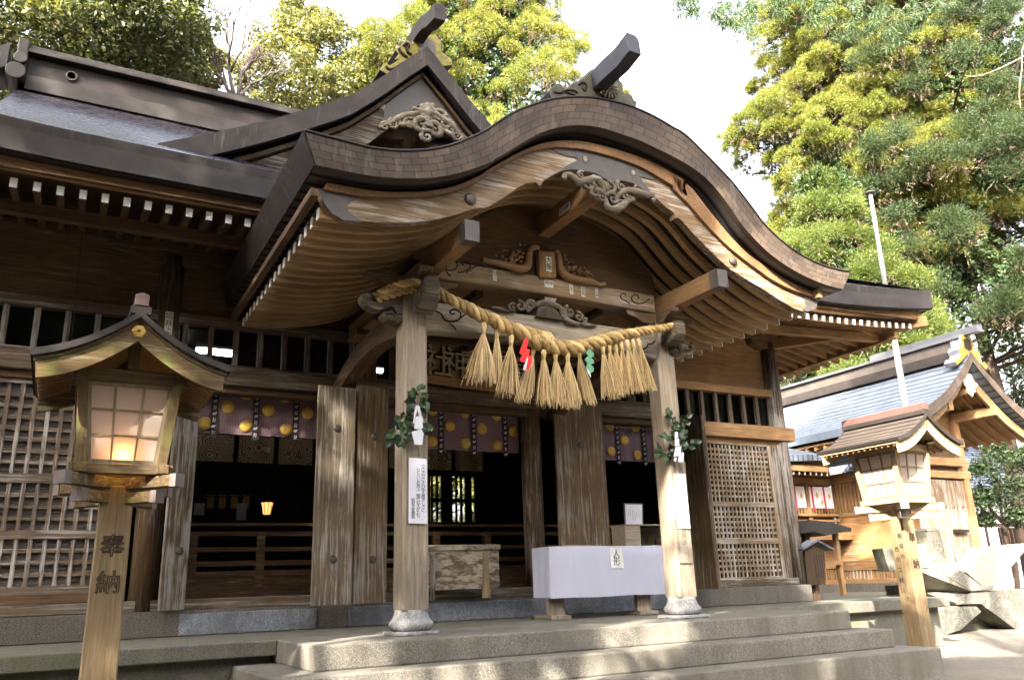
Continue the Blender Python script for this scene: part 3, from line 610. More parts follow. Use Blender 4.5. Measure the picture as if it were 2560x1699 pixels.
groove([(1530,690),(1470,735),(1390,750),(1330,720),(1320,670),(1360,645),(1400,660),(1395,690)],'m',Yg,.008,ub); groove([(1300,750),(1240,710),(1190,680),(1195,640),(1240,635),(1245,660)],'m',Yg,.007,ub)
groove([(830,770),(900,840),(960,870),(990,930),(1060,960),(1150,945),(1190,890),(1170,840),(1110,815),(1060,840),(1080,870),(1115,865)],'n',Yg,.010,lb)
groove([(1190,920),(1240,880),(1300,870),(1340,900)],'n',Yg,.008,lb); groove([(1060,985),(1110,1020),(1130,1060)],'n',Yg,.007,lb); groove([(1450,1290),(1500,1260),(1510,1230),(1560,1220),(1610,1170)],'m',Yg,.010,lb)
# stickers on the beam
def sticker(k,x,y,w,h,s,parent,Y,name='name_sticker',size=None):
    c=oy(k,x,y,Y); f=MB(); f.box(c.x-w/2,c.x+w/2,Y-.003,Y-.0005,c.z-h/2,c.z+h/2); o=part(f,name,W_stick,parent=parent)
    sz=size or h/len(s)*.95
    text('lettering',s,M_ink,(c.x,Y-.0042,c.z+h/2-.006),(1,0,0),(0,0,1),sz,o,vertical=True,spacing=.92*h/len(s)/sz*.95)
sticker('n',1590,420,.055,.135,'旭三',ub,YP-.104); sticker('m',605,580,.055,.135,'八旭三',ub,YP-.104); sticker('m',745,610,.06,.135,'甘楷',ub,YP-.104); sticker('m',905,620,.045,.14,'八中森',ub,YP-.104)
c=oy('m',340,515,YP-.104); f=MB(); f.box(c.x-.065,c.x+.065,YP-.107,YP-.1045,c.z-.05,c.z+.05); o=part(f,'name_sticker',W_stick,parent=ub); text('lettering','剛神',M_ink,(c.x,YP-.1085,c.z+.035),(1,0,0),(0,0,1),.06,o)
# frog-leg strut with flower carving and plaque
Yf=YP-.16
f=MB(); f.prism([oy('m',x,y,Yf) for x,y in((225,115),(420,135),(440,420),(415,450),(240,435),(232,400))],(0,.1,0)); fl=part(f,'carved_strut',WT('z',.2),bevel=.02)
sticker('m',340,285,.085,.205,'大養',fl,Yf)
f=carving('n',Yf+.02,[([(2110,90),(2050,85),(2010,110),(1990,200),(1985,290),(1930,340),(1850,335),(1750,300),(1620,270),(1520,250),(1440,225)],.055)],[],.0014); 
f2=[(random.gauss(1810,75),random.gauss(215,60)) for _ in range(46)]
for x,y in f2: f.ball(oy('n',x,y,Yf+random.uniform(-.01,.05)),random.uniform(.014,.026),0,7,4)
part(f,'flower_carving',WT('x',.3),True)
f=carving('m',Yf+.02,[([(400,120),(440,150),(460,240),(480,350),(540,420),(640,460),(760,480),(860,500),(940,530),(1000,515)],.055)],[],.0014)
for _ in range(46):
    t_=random.random(); x=530+t_*350+random.gauss(0,14); y=240+t_*200+random.gauss(0,40)+ (1-t_)*random.uniform(0,130); f.ball(oy('m',x,min(y,470+t_*20),Yf+random.uniform(-.01,.05)),random.uniform(.012,.026),0,7,4)
part(f,'flower_carving',WT('x',.3),True)
# lower frog-leg: ribbed shell between wave scrolls
f=MB(); f.prism([oy('m',x,y,Yf) for x,y in((190,895),(225,845),(290,800),(345,785),(400,800),(450,850),(500,945))],(0,.1,0)); sh=part(f,'shell_carving',wood('#3a3026','#6a5b4a','z',.3))
f=MB(); f.hexa([oy('m',305,770,Yf),oy('m',395,785,Yf),oy('m',395,785,Yf+.15),oy('m',305,770,Yf+.15),oy('m',285,670,Yf),oy('m',435,690,Yf),oy('m',435,690,Yf+.15),oy('m',285,670,Yf+.15)]); part(f,'bearing_block',WP('x',.2),bevel=.006)
f=carving('n',Yf+.03,[([(2360,800),(2250,760),(2150,740),(2080,760)],.05),([(2080,870),(2140,820),(2230,785)],.035),([(1550,800),(1650,815),(1760,850)],.03)],[(2010,775,58,0,1),(1890,780,52,2,-1),(1800,800,44,1,1)],.0014); part(f,'wave_carving',M_carve,True)
f=carving('m',Yf+.03,[([(180,790),(230,750),(290,770)],.045),([(430,770),(490,830),(520,920),(600,975),(700,985)],.05),([(720,985),(800,1000),(900,1005)],.03)],[(585,850,58,2,1),(690,905,48,2,-1),(765,935,40,2,1),(100,800,56,0,1)],.0014); part(f,'wave_carving',M_carve,True)
# beast-head beam ends
f=MB(); f.prism([oy('n',x,y,YP-.09) for x,y in((20,640),(60,612),(130,618),(150,650),(135,680),(175,715),(230,735),(275,700),(300,650),(400,610),(520,640),(520,965),(450,980),(400,950),(330,935),(290,900),(262,862),(300,835),(385,830),(380,795),(300,800),(240,830),(160,805),(80,760),(35,700))],(0,.18,0)); kb=part(f,'beast_head',M_carve,bevel=.03)
for x,y,r,sg in((380,680,46,1),(285,690,34,-1)):
    f=MB(); sp=spiral(oy('n',x,y,YP-.1),r*.00097,1.3,0,sg,20); f.tube(sp,[.013*(1-.4*i/20) for i in range(20)],6); part(f,'carved_curl',M_carve,True,parent=kb)
f=MB(); f.tube(resample([oy('n',x,y,YP-.095) for x,y in((290,835),(340,800),(390,800),(400,830),(430,860))],12),.012,6); f.tube(resample([oy('n',x,y,YP-.095) for x,y in((310,880),(360,870),(420,900))],10),.006,6); part(f,'carved_groove',M_hole,parent=kb)
f=MB(); Xh=XL+.05
f.loft([[V(Xh+a*.12*s,y,z+b*.15*s) for a,b in((-1,-1),(1,-1),(1.05,.2),(.7,1),(-.7,1),(-1.05,.2))] for y,z,s in((8.31,3.62,.9),(8.2,3.60,1.0),(8.08,3.64,1.0),(8.0,3.70,.92),(7.95,3.74,.72))]); part(f,'beast_head',M_carve,bevel=.02)
f=MB()
for x,y,r,dy in((1850,1160,.105,-.06),(1770,1230,.085,-.03),(1800,1310,.08,-.04),(1890,1270,.06,-.06),(1750,1150,.075,0),(1900,1110,.06,-.04)): f.ball(oy('m',x,y,YP-.1+dy),(r,r*.9,r),0,12,7)
f.tube(resample([oy('m',x,y,YP-.16) for x,y in((1850,1230),(1920,1260),(1990,1270),(2040,1240),(2010,1215))],14),[.05]*10+[.04,.035,.03,.025],9); f.tube(resample([oy('m',x,y,YP-.15) for x,y in((1840,1400),(1900,1370),(1970,1350),(2030,1320))],10),.024,7)
kb2=part(f,'beast_head',M_carve,True)
f=MB(); f.tube(resample([oy('m',x,y,YP-.24) for x,y in((1770,1240),(1850,1255),(1890,1215),(1935,1200))],10),.008,6); f.ball(oy('m',1880,1325,YP-.22),.022); f.ball(oy('m',2010,1255,YP-.21),.03); part(f,'carved_groove',M_hole,True,parent=kb2)
f=MB(); Xh=XR+.02
f.loft([[V(Xh+a*.11*s,y,z+b*.13*s) for a,b in((-1,-1),(1,-1),(1.05,.2),(.7,1),(-.7,1),(-1.05,.2))] for y,z,s in((8.31,3.60,.9),(8.18,3.60,1.0),(8.06,3.64,.95),(7.99,3.68,.75))]); part(f,'beast_head',M_carve,bevel=.02)
# curved link beams back to the hall, ceiling boards
for x in(XL,XR):
    f=MB(); n=14; rings=[]
    for i in range(n+1):
        u=i/n; y=8.6+2.75*u; z=3.42-.28*u+.22*math.sin(math.pi*u)
        rings.append([V(x-.1,y,z-.13),V(x+.1,y,z-.13),V(x+.1,y,z+.13),V(x-.1,y,z+.13)])
    f.loft(rings); part(f,'link_beam',WX('y',.15))
f=MB(); 
for i in range(9): f.box(3.45+.395*i,3.45+.395*i+.39,8.56,11.3,4.0+.004*(i%2),4.02)
part(f,'porch_ceiling',WT('y',.05))
f=MB()
for y in(9.2,9.9,10.6): f.box(3.4,7.0,y-.05,y+.05,3.92,3.998)
for x in(4.3,5.2,6.1): f.box(x-.05,x+.05,8.56,11.3,3.921,3.999)
part(f,'ceiling_batten',WD('x',.05))
# pendant carving under the porch gable
f=carving('b',YK+.16,[([(890,1085),(905,1040),(950,1030),(1010,1065),(1060,1110),(1130,1110),(1200,1090),(1290,1080),(1340,1140),(1360,1220),(1380,1300),(1400,1380)],.055),([(1930,1345),(1950,1310),(1920,1270),(1860,1265),(1790,1245),(1700,1225),(1620,1215),(1550,1260),(1500,1330)],.055),([(1385,1320),(1400,1400),(1450,1440),(1520,1430),(1585,1390),(1620,1350),(1720,1310)],.055),([(1390,1130),(1400,1200),(1420,1260)],.05),([(1250,1190),(1320,1230),(1380,1240)],.05)],
 [(1185,1155,62,0,1),(1445,1185,58,2,-1),(1265,1235,55,1,1),(1470,1315,66,3,-1),(1100,1030,40,1,1),(1325,1095,46,0,-1),(1570,1165,52,2,1),(1620,1265,48,0,-1),(1770,1205,42,2,1),(1340,1290,45,1,-1),(1560,1370,40,0,1),(1250,1060,30,0,1),(1870,1265,34,2,-1)],.0014)
part(f,'porch_pendant',M_carve,True)
# porch ridge ornament with chrysanthemum crest
YO2=YK+.05
M_orn=plain('mossy_copper',(.045,.042,.027),.6,.3,.4,10)
out=[(255,1215),(215,1100),(250,1040),(345,960),(400,955),(440,1010),(480,1050),(530,1020),(600,950),(660,925),(690,935),(740,880),(800,850),(870,790),(870,765),(930,725),(1080,770),(1090,850),(1200,870),(1300,845),(1370,880),(1380,930),(1425,960),(1425,1150),(1490,1120),(1570,1150),(1610,1240),(1660,1260),(1640,1360),(1700,1370),(1820,1460),(1860,1445),(1930,1500),(1950,1570),(1300,1420),(900,1260),(600,1230)]
f=MB(); f.prism([oy('o',x,y,YO2) for x,y in out],(0,.42,0),0,1); po=part(f,'porch_ridge_ornament',[M_orn,M_cop],bevel=.02)
c=oy('o',1165,1045,YO2-.02); f=MB(); R_=.155
for i in range(16):
    a=2*math.pi*i/16; d_=V(math.cos(a),0,math.sin(a)); sd=V(-math.sin(a),0,math.cos(a))
    f.loft([[c+d_*(R_*u)+sd*(R_*w*q)+V(0,-hh*(1-q*q),0) for q in(-1,-.5,0,.5,1)] for u,w,hh in((.16,.03,.02),(.5,.095,.035),(.8,.15,.04),(.95,.14,.03),(1.0,.07,.008))],0,True)
f.lathe(c,[(R_*.2,-.01),(R_*.18,.03),(R_*.08,.045)],16,0,'y'); part(f,'chrysanthemum_crest',plain('crest_bronze',(.16,.14,.10),.55,.5,.3,25),True,parent=po)
for pts in([(300,1110),(400,1130),(480,1090),(600,1080),(680,1130)],[(700,1000),(740,960),(800,970),(830,1030),(800,1100),(770,1060)],[(480,1110),(560,1140),(640,1170)]):
    f=MB(); f.tube(resample([oy('o',x,y,YO2-.006) for x,y in pts],14),.013,6); part(f,'ornament_groove',M_hole,parent=po)
tip=oy('o',1595,330,6.25); bs=oy('o',1180,800,6.8)
XT=5.2
def onx(k,x,y): return ox(k,x,y,XT)
e=onx('o',1590,320); b0=onx('o',1190,760)
pth=resample([V(XT,9.5,b0.z-.12),V(XT,8.0,b0.z-.05),V(XT,b0.y,b0.z),V(XT,(e.y+b0.y)/2,(e.z+b0.z)/2-.03),V(XT,e.y,e.z)],14)
f=MB(); rings=[]
for i,p in enumerate(pth):
    d_=(pth[min(i+1,13)]-pth[max(i-1,0)]).normalized(); u_=V(1,0,0).cross(d_); u_=u_ if u_.z>0 else -u_
    if i==13: u_=(u_+V(0,-.0,.35)).normalized()
    rings.append([p+V(a,0,0)+u_*b for a,b in((-.085,-.14),(.085,-.14),(.1,.09),(.06,.15),(-.06,.15),(-.1,.09))])
f.loft(rings); part(f,'porch_tip_beam',plain('blue_black_copper',(.022,.021,.027),.45,.3,.2,4),bevel=.008)
# ================================================================ steps and platform
M_conc=granite('washed_concrete',(.138,.127,.108),(.212,.196,.168),.45,130,(.105,.095,.078),0); M_concm=granite('mossy_concrete',(.105,.099,.085),(.17,.16,.138),.5,100,None,.38)
G0=-.78
st=thing('stone_steps','three broad concrete steps with exposed aggregate leading up to the porch','steps',(5.6,7.2,G0))
for x0,x1,y0,y1,z0,z1 in((2.12,9.13,7.72,9.4,-.226,0),(1.70,9.43,7.35,9.4,-.446,-.225),(1.20,9.72,6.93,9.4,G0-.03,-.445)):
    f=MB(); f.box(x0,x1,y0,y1,z0,z1); part(f,'step',M_conc,bevel=.018,parent=st)
pf=thing('stone_platform','low stone platform with overhanging mossy slab edge around the hall','platform',(5,10.5,G0))
f=MB(); f.box(-4.5,2.115,9.05,11.6,-.15,-.001); f.box(2.12,9.13,9.41,11.6,-.15,.0); f.box(9.135,14.35,9.9,11.6,-.17,-.001); part(f,'platform_slab',M_concm,bevel=.012,parent=pf)
f=MB(); f.box(-4.5,2.1,9.2,11.6,G0-.03,-.151); part(f,'platform_wall',M_concm,parent=pf); f=MB(); f.box(9.14,14.2,10.05,11.6,G0-.03,-.171); part(f,'platform_wall',M_concm,parent=pf)
f=MB(); f.box(-4.5,18.5,11.6,22,G0,-.002); part(f,'platform_fill',M_concm,parent=pf)

c_=oy('t',1138,565,11.25); f=MB(); f.box(c_.x-.05,c_.x+.05,11.243,11.248,c_.z-.17,c_.z+.17); o=part(f,'name_sticker',W_stick); text('lettering','堀井上',M_ink,(c_.x,11.2415,c_.z+.155),(1,0,0),(0,0,1),.10,o,vertical=True,spacing=1.0)
w0=oy('t',552,-60,10.9); w1=oy('t',480,690,11.3); f=MB(); f.tube([w0,w0.lerp(w1,.5)+V(.01,0,0),w1],.006,6); part(f,'hanging_wire',M_cop)
# ================================================================ straw rope with tassels and paper streamers
def straw(name,a,b,c):
    t=NT(name); geo=t.n('NewGeometry'); n=t.noise(t.mapping(t.coord(),(60,60,14)),1,4,.6); f_=t.math('ADD',t.math('MULTIPLY',geo.outputs['Random Per Island'],.5),t.math('MULTIPLY',n,.5))
    t.pbsdf(t.ramp(f_,[(.25,srgb(a)),(.5,srgb(b)),(.78,srgb(c))]),.65,.3,t.bump(n,.4,.006)); return t.m
M_rope=straw('twisted_straw','#5a4628','#a08555','#c6ac78'); M_str=straw('pale_straw','#7d663f','#bba174','#dcc799'); M_bind=plain('yellow_binding',(.55,.38,.06),.6)
YRp=8.08
rope=thing('straw_rope','thick twisted straw rope hung with tassels between the two porch pillars','sacred rope',(5.2,YRp,3.3))
rp=[oy('n',x,y,YRp) for x,y in((300,545),(420,510),(560,490),(700,500),(800,530),(900,590),(1050,690),(1250,790),(1450,900),(1620,970),(1800,1060),(2000,1120),(2200,1180))]+[oy('m',x,y,YRp) for x,y in((150,1170),(350,1240),(560,1280),(760,1250),(960,1190),(1160,1130),(1350,1095),(1540,1060),(1720,1030),(1890,1000))]
rp[0]+=V(0,.35,0); rp[1]+=V(0,.2,0); rp[2]+=V(0,.05,0); C_=resample(rp,620); n=len(C_)
f=MB(); rad=[.048+.052*math.sin(math.pi*max(0,min(1,(i/n-.12)/.80)))**1.2 for i in range(n)]
def frame(c,i):
    d=(c[min(i+1,len(c)-1)]-c[max(i-1,0)]).normalized(); a=d.cross(V(0,1,0)).normalized(); return d,a,d.cross(a)
for k in range(3):
    pts=[];rr=[]
    ph=0
    for i in range(n):
        d,a,b=frame(C_,i); ph+=.030*2*math.pi*(.062/rad[i])**.8; t_=ph+k*2*math.pi/3
        pts.append(C_[i]+(a*math.cos(t_)+b*math.sin(t_))*rad[i]*.56); rr.append(rad[i]*(.52+.05*math.sin(i*.31+k*2)+.035*math.sin(i*.083+k)+random.uniform(-.03,.03)))
    f.tube(pts,rr,8)
cord=part(f,'rope_cord',M_rope,True,parent=rope)
f=MB()
for _ in range(2600):
    i=random.randrange(20,n-8); d,a,b=frame(C_,i); t_=random.uniform(0,6.283); o=(a*math.cos(t_)+b*math.sin(t_)); p=C_[i]+o*rad[i]*1.02
    q=p+(d*random.choice((-1,1))*random.uniform(.3,1.2)+o*random.uniform(.15,.7)+V(random.gauss(0,.3),random.gauss(0,.3),random.gauss(0,.3))).normalized()*random.uniform(.035,.09)
    w=o.cross(d)*.0022; f.add([p-w,p+w,q],[(0,1,2)])
part(f,'loose_straw',M_rope,parent=cord,recalc=False)
f=MB(); c2=resample([oy('n',x,y,YRp+.06) for x,y in((300,630),(380,600),(480,580),(600,560),(700,575),(780,550))],50); c2=[p+V(0,.25*(1-i/50),0) for i,p in enumerate(c2)]
for k in range(2):
    f.tube([p+V(0,math.cos(i*.5+k*3.14)*.022,math.sin(i*.5+k*3.14)*.022) for i,p in enumerate(c2)],.026,7)
part(f,'rope_tail',M_rope,True,parent=rope)
def tassel(tx,ty,bx,by,w,seed,dy=0):
    rs=random.Random(seed); Y=YRp-.02+dy; top=oy(5,tx,ty,Y); bot=oy(5,bx,by,Y); W=w*.00125; L=(bot-top).length; f=MB(); ax=(bot-top)/L; neck=top+ax*L*.16
    W*=rs.uniform(.74,1.0); sk_=V(rs.gauss(0,.03),0,0)
    for _ in range(rs.randint(95,135)):
        a=rs.uniform(0,6.283); r=math.sqrt(rs.random())*(1.0 if rs.random()<.93 else 1.45); o=V(math.cos(a)*r,math.sin(a)*r,0)
        e=top+ax*L*rs.uniform(.84,1.04)+V(o.x*W*1.05,o.y*W*.8,0)+V(rs.gauss(0,.010),rs.gauss(0,.008),0)+sk_; m=neck+V(o.x*.018,o.y*.018,0); mid=m.lerp(e,.5)+V(o.x*W*.12,o.y*W*.1,0); t0=top+V(o.x*.028,o.y*.028,0)
        f.tube([t0,m,mid,e],[.004,.0035,.0032,.0026],3,0,True)
    o_=part(f,'tassel',M_str,parent=rope,recalc=False)
    g=MB(); g.tube([neck-ax*.012,neck+ax*.012],.022,10); part(g,'tassel_binding',M_bind,True,parent=o_)
    g=MB(); g.tube([top-ax*.03,top+ax*.02,neck],[.02,.034,.022],9); part(g,'tassel_head',M_str,True,parent=o_)
for i,a in enumerate([(990,690,960,1095,150,0),(1080,725,1062,1085,70,.06),(1178,775,1155,1180,130,0),(1330,850,1268,1220,110,.07),(1400,870,1395,1245,105,0),(1476,880,1500,1255,110,.02),(1562,885,1590,1262,105,0),(1638,865,1695,1230,100,0),(1800,835,1850,1195,125,0),(1842,825,1915,1185,110,.03),(1885,825,1945,1160,80,.06),(1928,815,1990,1165,90,.03),(1970,810,2040,1155,90,0),(2008,805,2085,1150,90,.03),(2050,800,2135,1135,90,0)]):
    tassel(*a[:5],i,a[5])
def streamer(name,k,Y,polys,mats,parent,label=None):
    f=MB()
    for j,(pl_,mi) in enumerate(polys): f.prism([oy(k,x,y,Y-.004*j) for x,y in pl_],(0,.0015,0),mi)
    o=part(f,name,mats,parent=parent); 
    if label: o['label']=label
    return o
M_red=plain('red_paper',(.62,.02,.02),.6,.3,.05); M_green=plain('green_paper',(.09,.22,.13),.6,.3,.05); M_pap=plain('white_paper',(.48,.48,.53),.7,.2,.04)
streamer('paper_streamer','n',YRp-.16,[([(1950,1140),(1990,1195),(1965,1290),(1935,1370),(1880,1330)],0),([(1945,1270),(2008,1290),(1990,1380),(1930,1440),(1885,1420)],0),([(1985,1360),(2035,1380),(2020,1460),(1990,1530),(1930,1525)],0),([(1978,1370),(1985,1400),(1955,1535),(1920,1530)],1)],[M_red,M_pap],rope,'red paper streamer')
streamer('paper_streamer','m',YRp-.16,[([(815,1280),(870,1330),(872,1370),(830,1390),(775,1330)],0),([(810,1360),(875,1420),(872,1455),(820,1470),(760,1410)],0),([(800,1440),(872,1500),(870,1545),(835,1568),(775,1510)],0),([(778,1500),(830,1568),(838,1625),(800,1560)],1)],[M_green,M_pap],rope,'green paper streamer')
# ================================================================ branches with paper on the pillars
M_leaf=leafmat('glossy_leaf',(.010,.022,.008),(.022,.045,.016),(.05,.085,.03),.15,3,.3); M_stem=plain('branch_bark',(.12,.09,.055),.8)
def leafshape(f,p,q,nrm,w):
    d=q-p; s=d.cross(nrm).normalized()*w; m=p+d*.45; up_=nrm.normalized()*w*.35
    f.add([p,p+d*.25+s*.75,m+s+d*.05,p+d*.8+s*.55,q,p+d*.8-s*.55,m-s+d*.05,p+d*.25-s*.75,p+d*.3-up_,p+d*.7-up_],[(0,8,1),(1,8,9,2),(2,9,3),(3,9,4),(4,9,5),(5,9,6),(6,9,8,7),(7,8,0)])
def branch(lab,k,Y,stems,leaves,paper,seed):
    rs=random.Random(seed); b=oy(k,*stems[0][0],Y+.02); r_=thing('leafy_branch',lab,'branch',b,'leafy branches tied to the porch pillars')
    f=MB()
    for s in stems: f.tube(resample([oy(k,x,y,Y-.01*i) for i,(x,y) in enumerate(s)],12),[.0045]*8+[.0035,.003,.0025,.002],6)
    part(f,'stem',M_stem,True,parent=r_); f=MB()
    leaves=leaves+[(a+rs.gauss(0,9),b+rs.gauss(0,9),c+rs.gauss(0,22),d+rs.gauss(0,22)) for a,b,c,d in leaves if rs.random()<.85]
    for x0,y0,x1,y1 in leaves:
        x1=x0+(x1-x0)*1.15; y1=y0+(y1-y0)*1.15; yy=Y-rs.uniform(.0,.07); p=oy(k,x0,y0,yy); q=oy(k,x1,y1,yy-rs.uniform(-.03,.05)); leafshape(f,p,q,V(rs.gauss(0,.5),-1,rs.gauss(.4,.4)),(q-p).length*rs.uniform(.32,.44))
    part(f,'leaves',M_leaf,parent=r_,recalc=False); streamer('paper_streamer',k,Y-.09,paper,[M_pap],r_)
LV=[(385,275,380,225),(400,265,437,222),(365,315,360,288),(410,290,462,322),(355,340,288,322),(352,328,295,293),(392,335,452,382),(385,370,436,408),(350,385,270,382),(345,445,278,440),(385,425,440,490),(340,490,276,522),(235,520,162,525),(255,460,230,512),(265,455,312,482),(245,560,190,612),(270,570,308,600),(275,600,222,652),(310,630,263,672),(330,600,348,622),(160,640,88,690),(150,650,130,722),(230,670,162,690),(225,690,198,762),(250,690,245,778),(270,680,328,712),(415,560,462,622),(420,590,452,662),(470,560,502,625),(250,590,205,600),(180,630,110,640),(430,620,400,660)]
branch('leafy green branch with white zigzag paper on the left porch pillar','p',8.26,[[(388,860),(370,760),(365,640),(365,480),(370,340),(392,270)],[(365,640),(310,600),(260,480),(235,520)],[(365,700),(280,670),(210,640),(130,660)],[(370,640),(420,560),(480,570)]],LV,[([(352,405),(378,405),(350,500),(345,560),(330,560)],0),([(360,405),(385,405),(422,545),(405,555)],0),([(355,500),(405,500),(420,600),(395,615),(340,610)],0),([(318,635),(405,615),(425,650),(412,755),(345,750)],0)],5)
st_=[[(330,700),(312,600),(312,350),(285,250),(240,185)],[(315,440),(380,380),(400,300),(425,210)],[(330,500),(400,480),(470,455),(540,470)],[(312,520),(260,540),(215,550),(165,520)],[(312,400),(260,390),(210,410)]]
rs=random.Random(4); LV2=[]
for s in st_:
    for (xa,ya),(xb,yb) in zip(s,s[1:]):
        L=math.hypot(xb-xa,yb-ya)
        for i in range(max(1,int(L/26))):
            u=(i+.5)/max(1,int(L/26)); x=xa+(xb-xa)*u;y=ya+(yb-ya)*u; a=math.atan2(yb-ya,xb-xa)+rs.choice((-1,1))*rs.uniform(.6,1.2); l=rs.uniform(48,70); 
            if y<600: LV2.append((x,y,x+l*math.cos(a),y+l*math.sin(a)*.9))
branch('leafy green branch with white zigzag paper on the right porch pillar','q',8.26,st_,LV2,[([(310,352),(335,352),(355,475),(310,480)],0),([(318,485),(370,480),(360,560),(300,575)],0),([(345,540),(392,535),(388,620),(340,618)],0),([(308,580),(328,585),(322,615),(304,612)],0)],6)
# ================================================================ papers and boards on the pillars
def sheet(name,lab,cat,quad,lines,group=None,mat=M_pap,size=.05,x_step=None,th=.002,inkmat=None):
    tl,tr,br,bl=quad; f=MB(); n=(tr-tl).cross(bl-tl).normalized(); n=n if n.y<0 else -n
    f.prism(quad,-n*th); o=f.build(name,mat); tag(o,lab,cat,group)
    xd=(tr-tl).normalized(); yd=(tl-bl).normalized()
    for u,v,s,sz,sp in lines:
        text('lettering',s,inkmat or M_ink,tl+(tr-tl)*u+(bl-tl)*v+n*.0015,xd,yd,sz,o,vertical=True,spacing=sp,extrude=.0004)
    return o
Yq=8.272
sheet('poem_sheet','white paper sheet of brush calligraphy on the left porch pillar','paper sheet',[oy('p',293,866,Yq),oy('p',453,880,Yq),oy('p',457,1457,Yq),oy('p',290,1452,Yq)],
 [(.80,.09,'立山の空にそびゆる雄々しさに',.050,.72),(.52,.15,'ならへとぞ思ふ　御代のすがたも',.048,.72),(.24,.62,'昭和天皇御製',.044,.80)],'poem sheets on the porch pillars')
sheet('poem_sheet','white paper sheet of brush calligraphy on the right porch pillar','paper sheet',[oy('q',298,727,Yq),oy('q',405,728,Yq),oy('q',450,1213,Yq-.02),oy('q',334,1212,Yq)],
 [(.86,.09,'天地の神にぞ祈る朝なぎの',.046,.72),(.56,.18,'海のごとくに波たたぬ世を',.046,.72),(.26,.55,'天皇御製',.044,.86)],'poem sheets on the porch pillars')
M_board=WP('z',.3)
sheet('reception_board','narrow wooden board with brushed characters hung on the right porch pillar','sign',[oy('q',318,622,Yq+.006),oy('q',402,622,Yq+.006),oy('q',468,1520,Yq+.006),oy('q',362,1520,Yq+.006)],[(.5,.01,'祈祷',.085,.75),(.5,.68,'受付中',.085,.78)],mat=M_board,th=.014,inkmat=plain('faded_ink',(.06,.05,.04),.8))
# ================================================================ name board above the door
M_nb=wood('#946f4a','#c89d6c','x',.1); M_let=wood('#a08a6c','#d6c4a4','z',.2)
nq=[oy(5,560,785,10.95),oy(5,1330,905,10.95),oy(5,1300,1190,11.12),oy(5,560,1085,11.12)]
f=MB(); nn=(nq[1]-nq[0]).cross(nq[3]-nq[0]).normalized(); nn=nn if nn.y<0 else -nn
f.prism(nq,-nn*.06); nb=f.build('name_board',M_nb,bevel=.012); tag(nb,'long wooden name board with raised characters above the center doorway','sign')
tl,tr,br,bl=nq; xd=(tr-tl).normalized(); yd=(tl-bl).normalized(); hgt=(tl-bl).length
cs=[oy(5,x,y,11.0) for x,y in((665,950),(800,965),(935,985),(1080,1000),(1215,1020))]
for ch,c in zip('社神穂千高',cs):
    o=text('raised_letter',ch,M_let,c+yd*.24+nn*.04,xd,yd,.50,nb,extrude=.02); text('letter_outline',ch,M_hole,c+yd*.24+nn*.012,xd,yd,.50,nb,extrude=.006,offset=.014)  # dark enlarged copy set behind each raised letter
# ================================================================ curtains
def curtain_mat():
    t=NT('purple_brocade'); co=t.coord(); x=t.n('SeparateXYZ'); t.l(co,x.inputs[0])
    a=t.math('SINE',t.math('MULTIPLY',t.math('ADD',x.outputs[0],x.outputs[2]),90)); b=t.math('SINE',t.math('MULTIPLY',t.math('SUBTRACT',x.outputs[0],x.outputs[2]),90))
    p=t.val(t.math('MULTIPLY',a,b),-.1,.3); t.pbsdf(t.mix(p,(.125,.078,.090,1),(.18,.118,.132,1)),.75,.3); return t.m
M_cur=curtain_mat(); M_gold=plain('gold_crest',(.46,.285,.05),.55,.4,.2,40); M_strip=plain('dark_strip',(.02,.012,.014),.8); M_mark=plain('pale_embroidery',(.38,.35,.38),.8)
def curtain(lab,x0,x1,zt,zb,strips,crests,Y=11.56,grp='purple curtains with gold crests in the doorways'):
    r_=thing('crest_curtain',lab,'curtain',((x0+x1)/2,Y,zt),grp); f=MB(); n=60; sw=lambda i:.012*math.sin(i*.7)
    f.grid([[V(x0+(x1-x0)*i/n,Y+sw(i),z) for i in range(n+1)] for z in(zt,(zt+zb)/2,zb)]); part(f,'cloth',M_cur,True,parent=r_,recalc=False)
    for x in strips:
        f=MB(); f.box(x-.045,x+.045,Y-.024,Y-.02,zb-.07,zt); s=part(f,'ribbon',[M_strip],parent=r_)
        f=MB(); z=zt-.05; i=0
        while z>zb-.05:
            if i%2: f.ball((x-.005,Y-.026,z),(.026,.002,.017),0,8,4); f.ball((x+.018,Y-.026,z+.014),(.012,.002,.012),0,8,4)
            else:
                for a in range(4): f.ball((x+.016*math.cos(a*1.57+.6),Y-.026,z+.02*math.sin(a*1.57+.6)),(.009,.002,.016),0,6,4)
            z-=.088;i+=1
        part(f,'embroidery',M_mark,True,parent=s)
    for x,z in crests:
        f=MB(); R_=.088; f.lathe((x,Y-.016,z),[(R_,-.003),(R_,.004),(R_*.2,.007),(R_*.1,.004)],28,0,'y'); part(f,'gold_crest',M_gold,True,parent=r_)
    f=MB(); f.tube([V(x0+(x1-x0)*i/40,Y-.03,zt-.03-.018*abs(math.sin(i*math.pi/5))) for i in range(41)],.006,5); part(f,'cord',M_pap,True,parent=r_)
def crest_row(xs,zt,zb):
    o=[]
    for x,ph in xs: o.append((x,{0:zb+.095,1:(zt+zb)/2+.07,2:zt-.03}[ph]))
    return o
zt,zb=3.15,2.57
lx=[oy('l',x,y,11.54) for x,y in((350,380),(766,420),(1166,450))]; cx_=[oy('l',x,y,11.54) for x,y in((480,348),(665,540),(250,510),(888,382),(1068,575),(1285,410),(660,215),(1060,245))]
curtain('purple curtain with gold crests in the left doorway beside the lit lantern',1.2,3.62,zt,zb,[p.x for p in lx],[(p.x,p.z) for p in cx_])
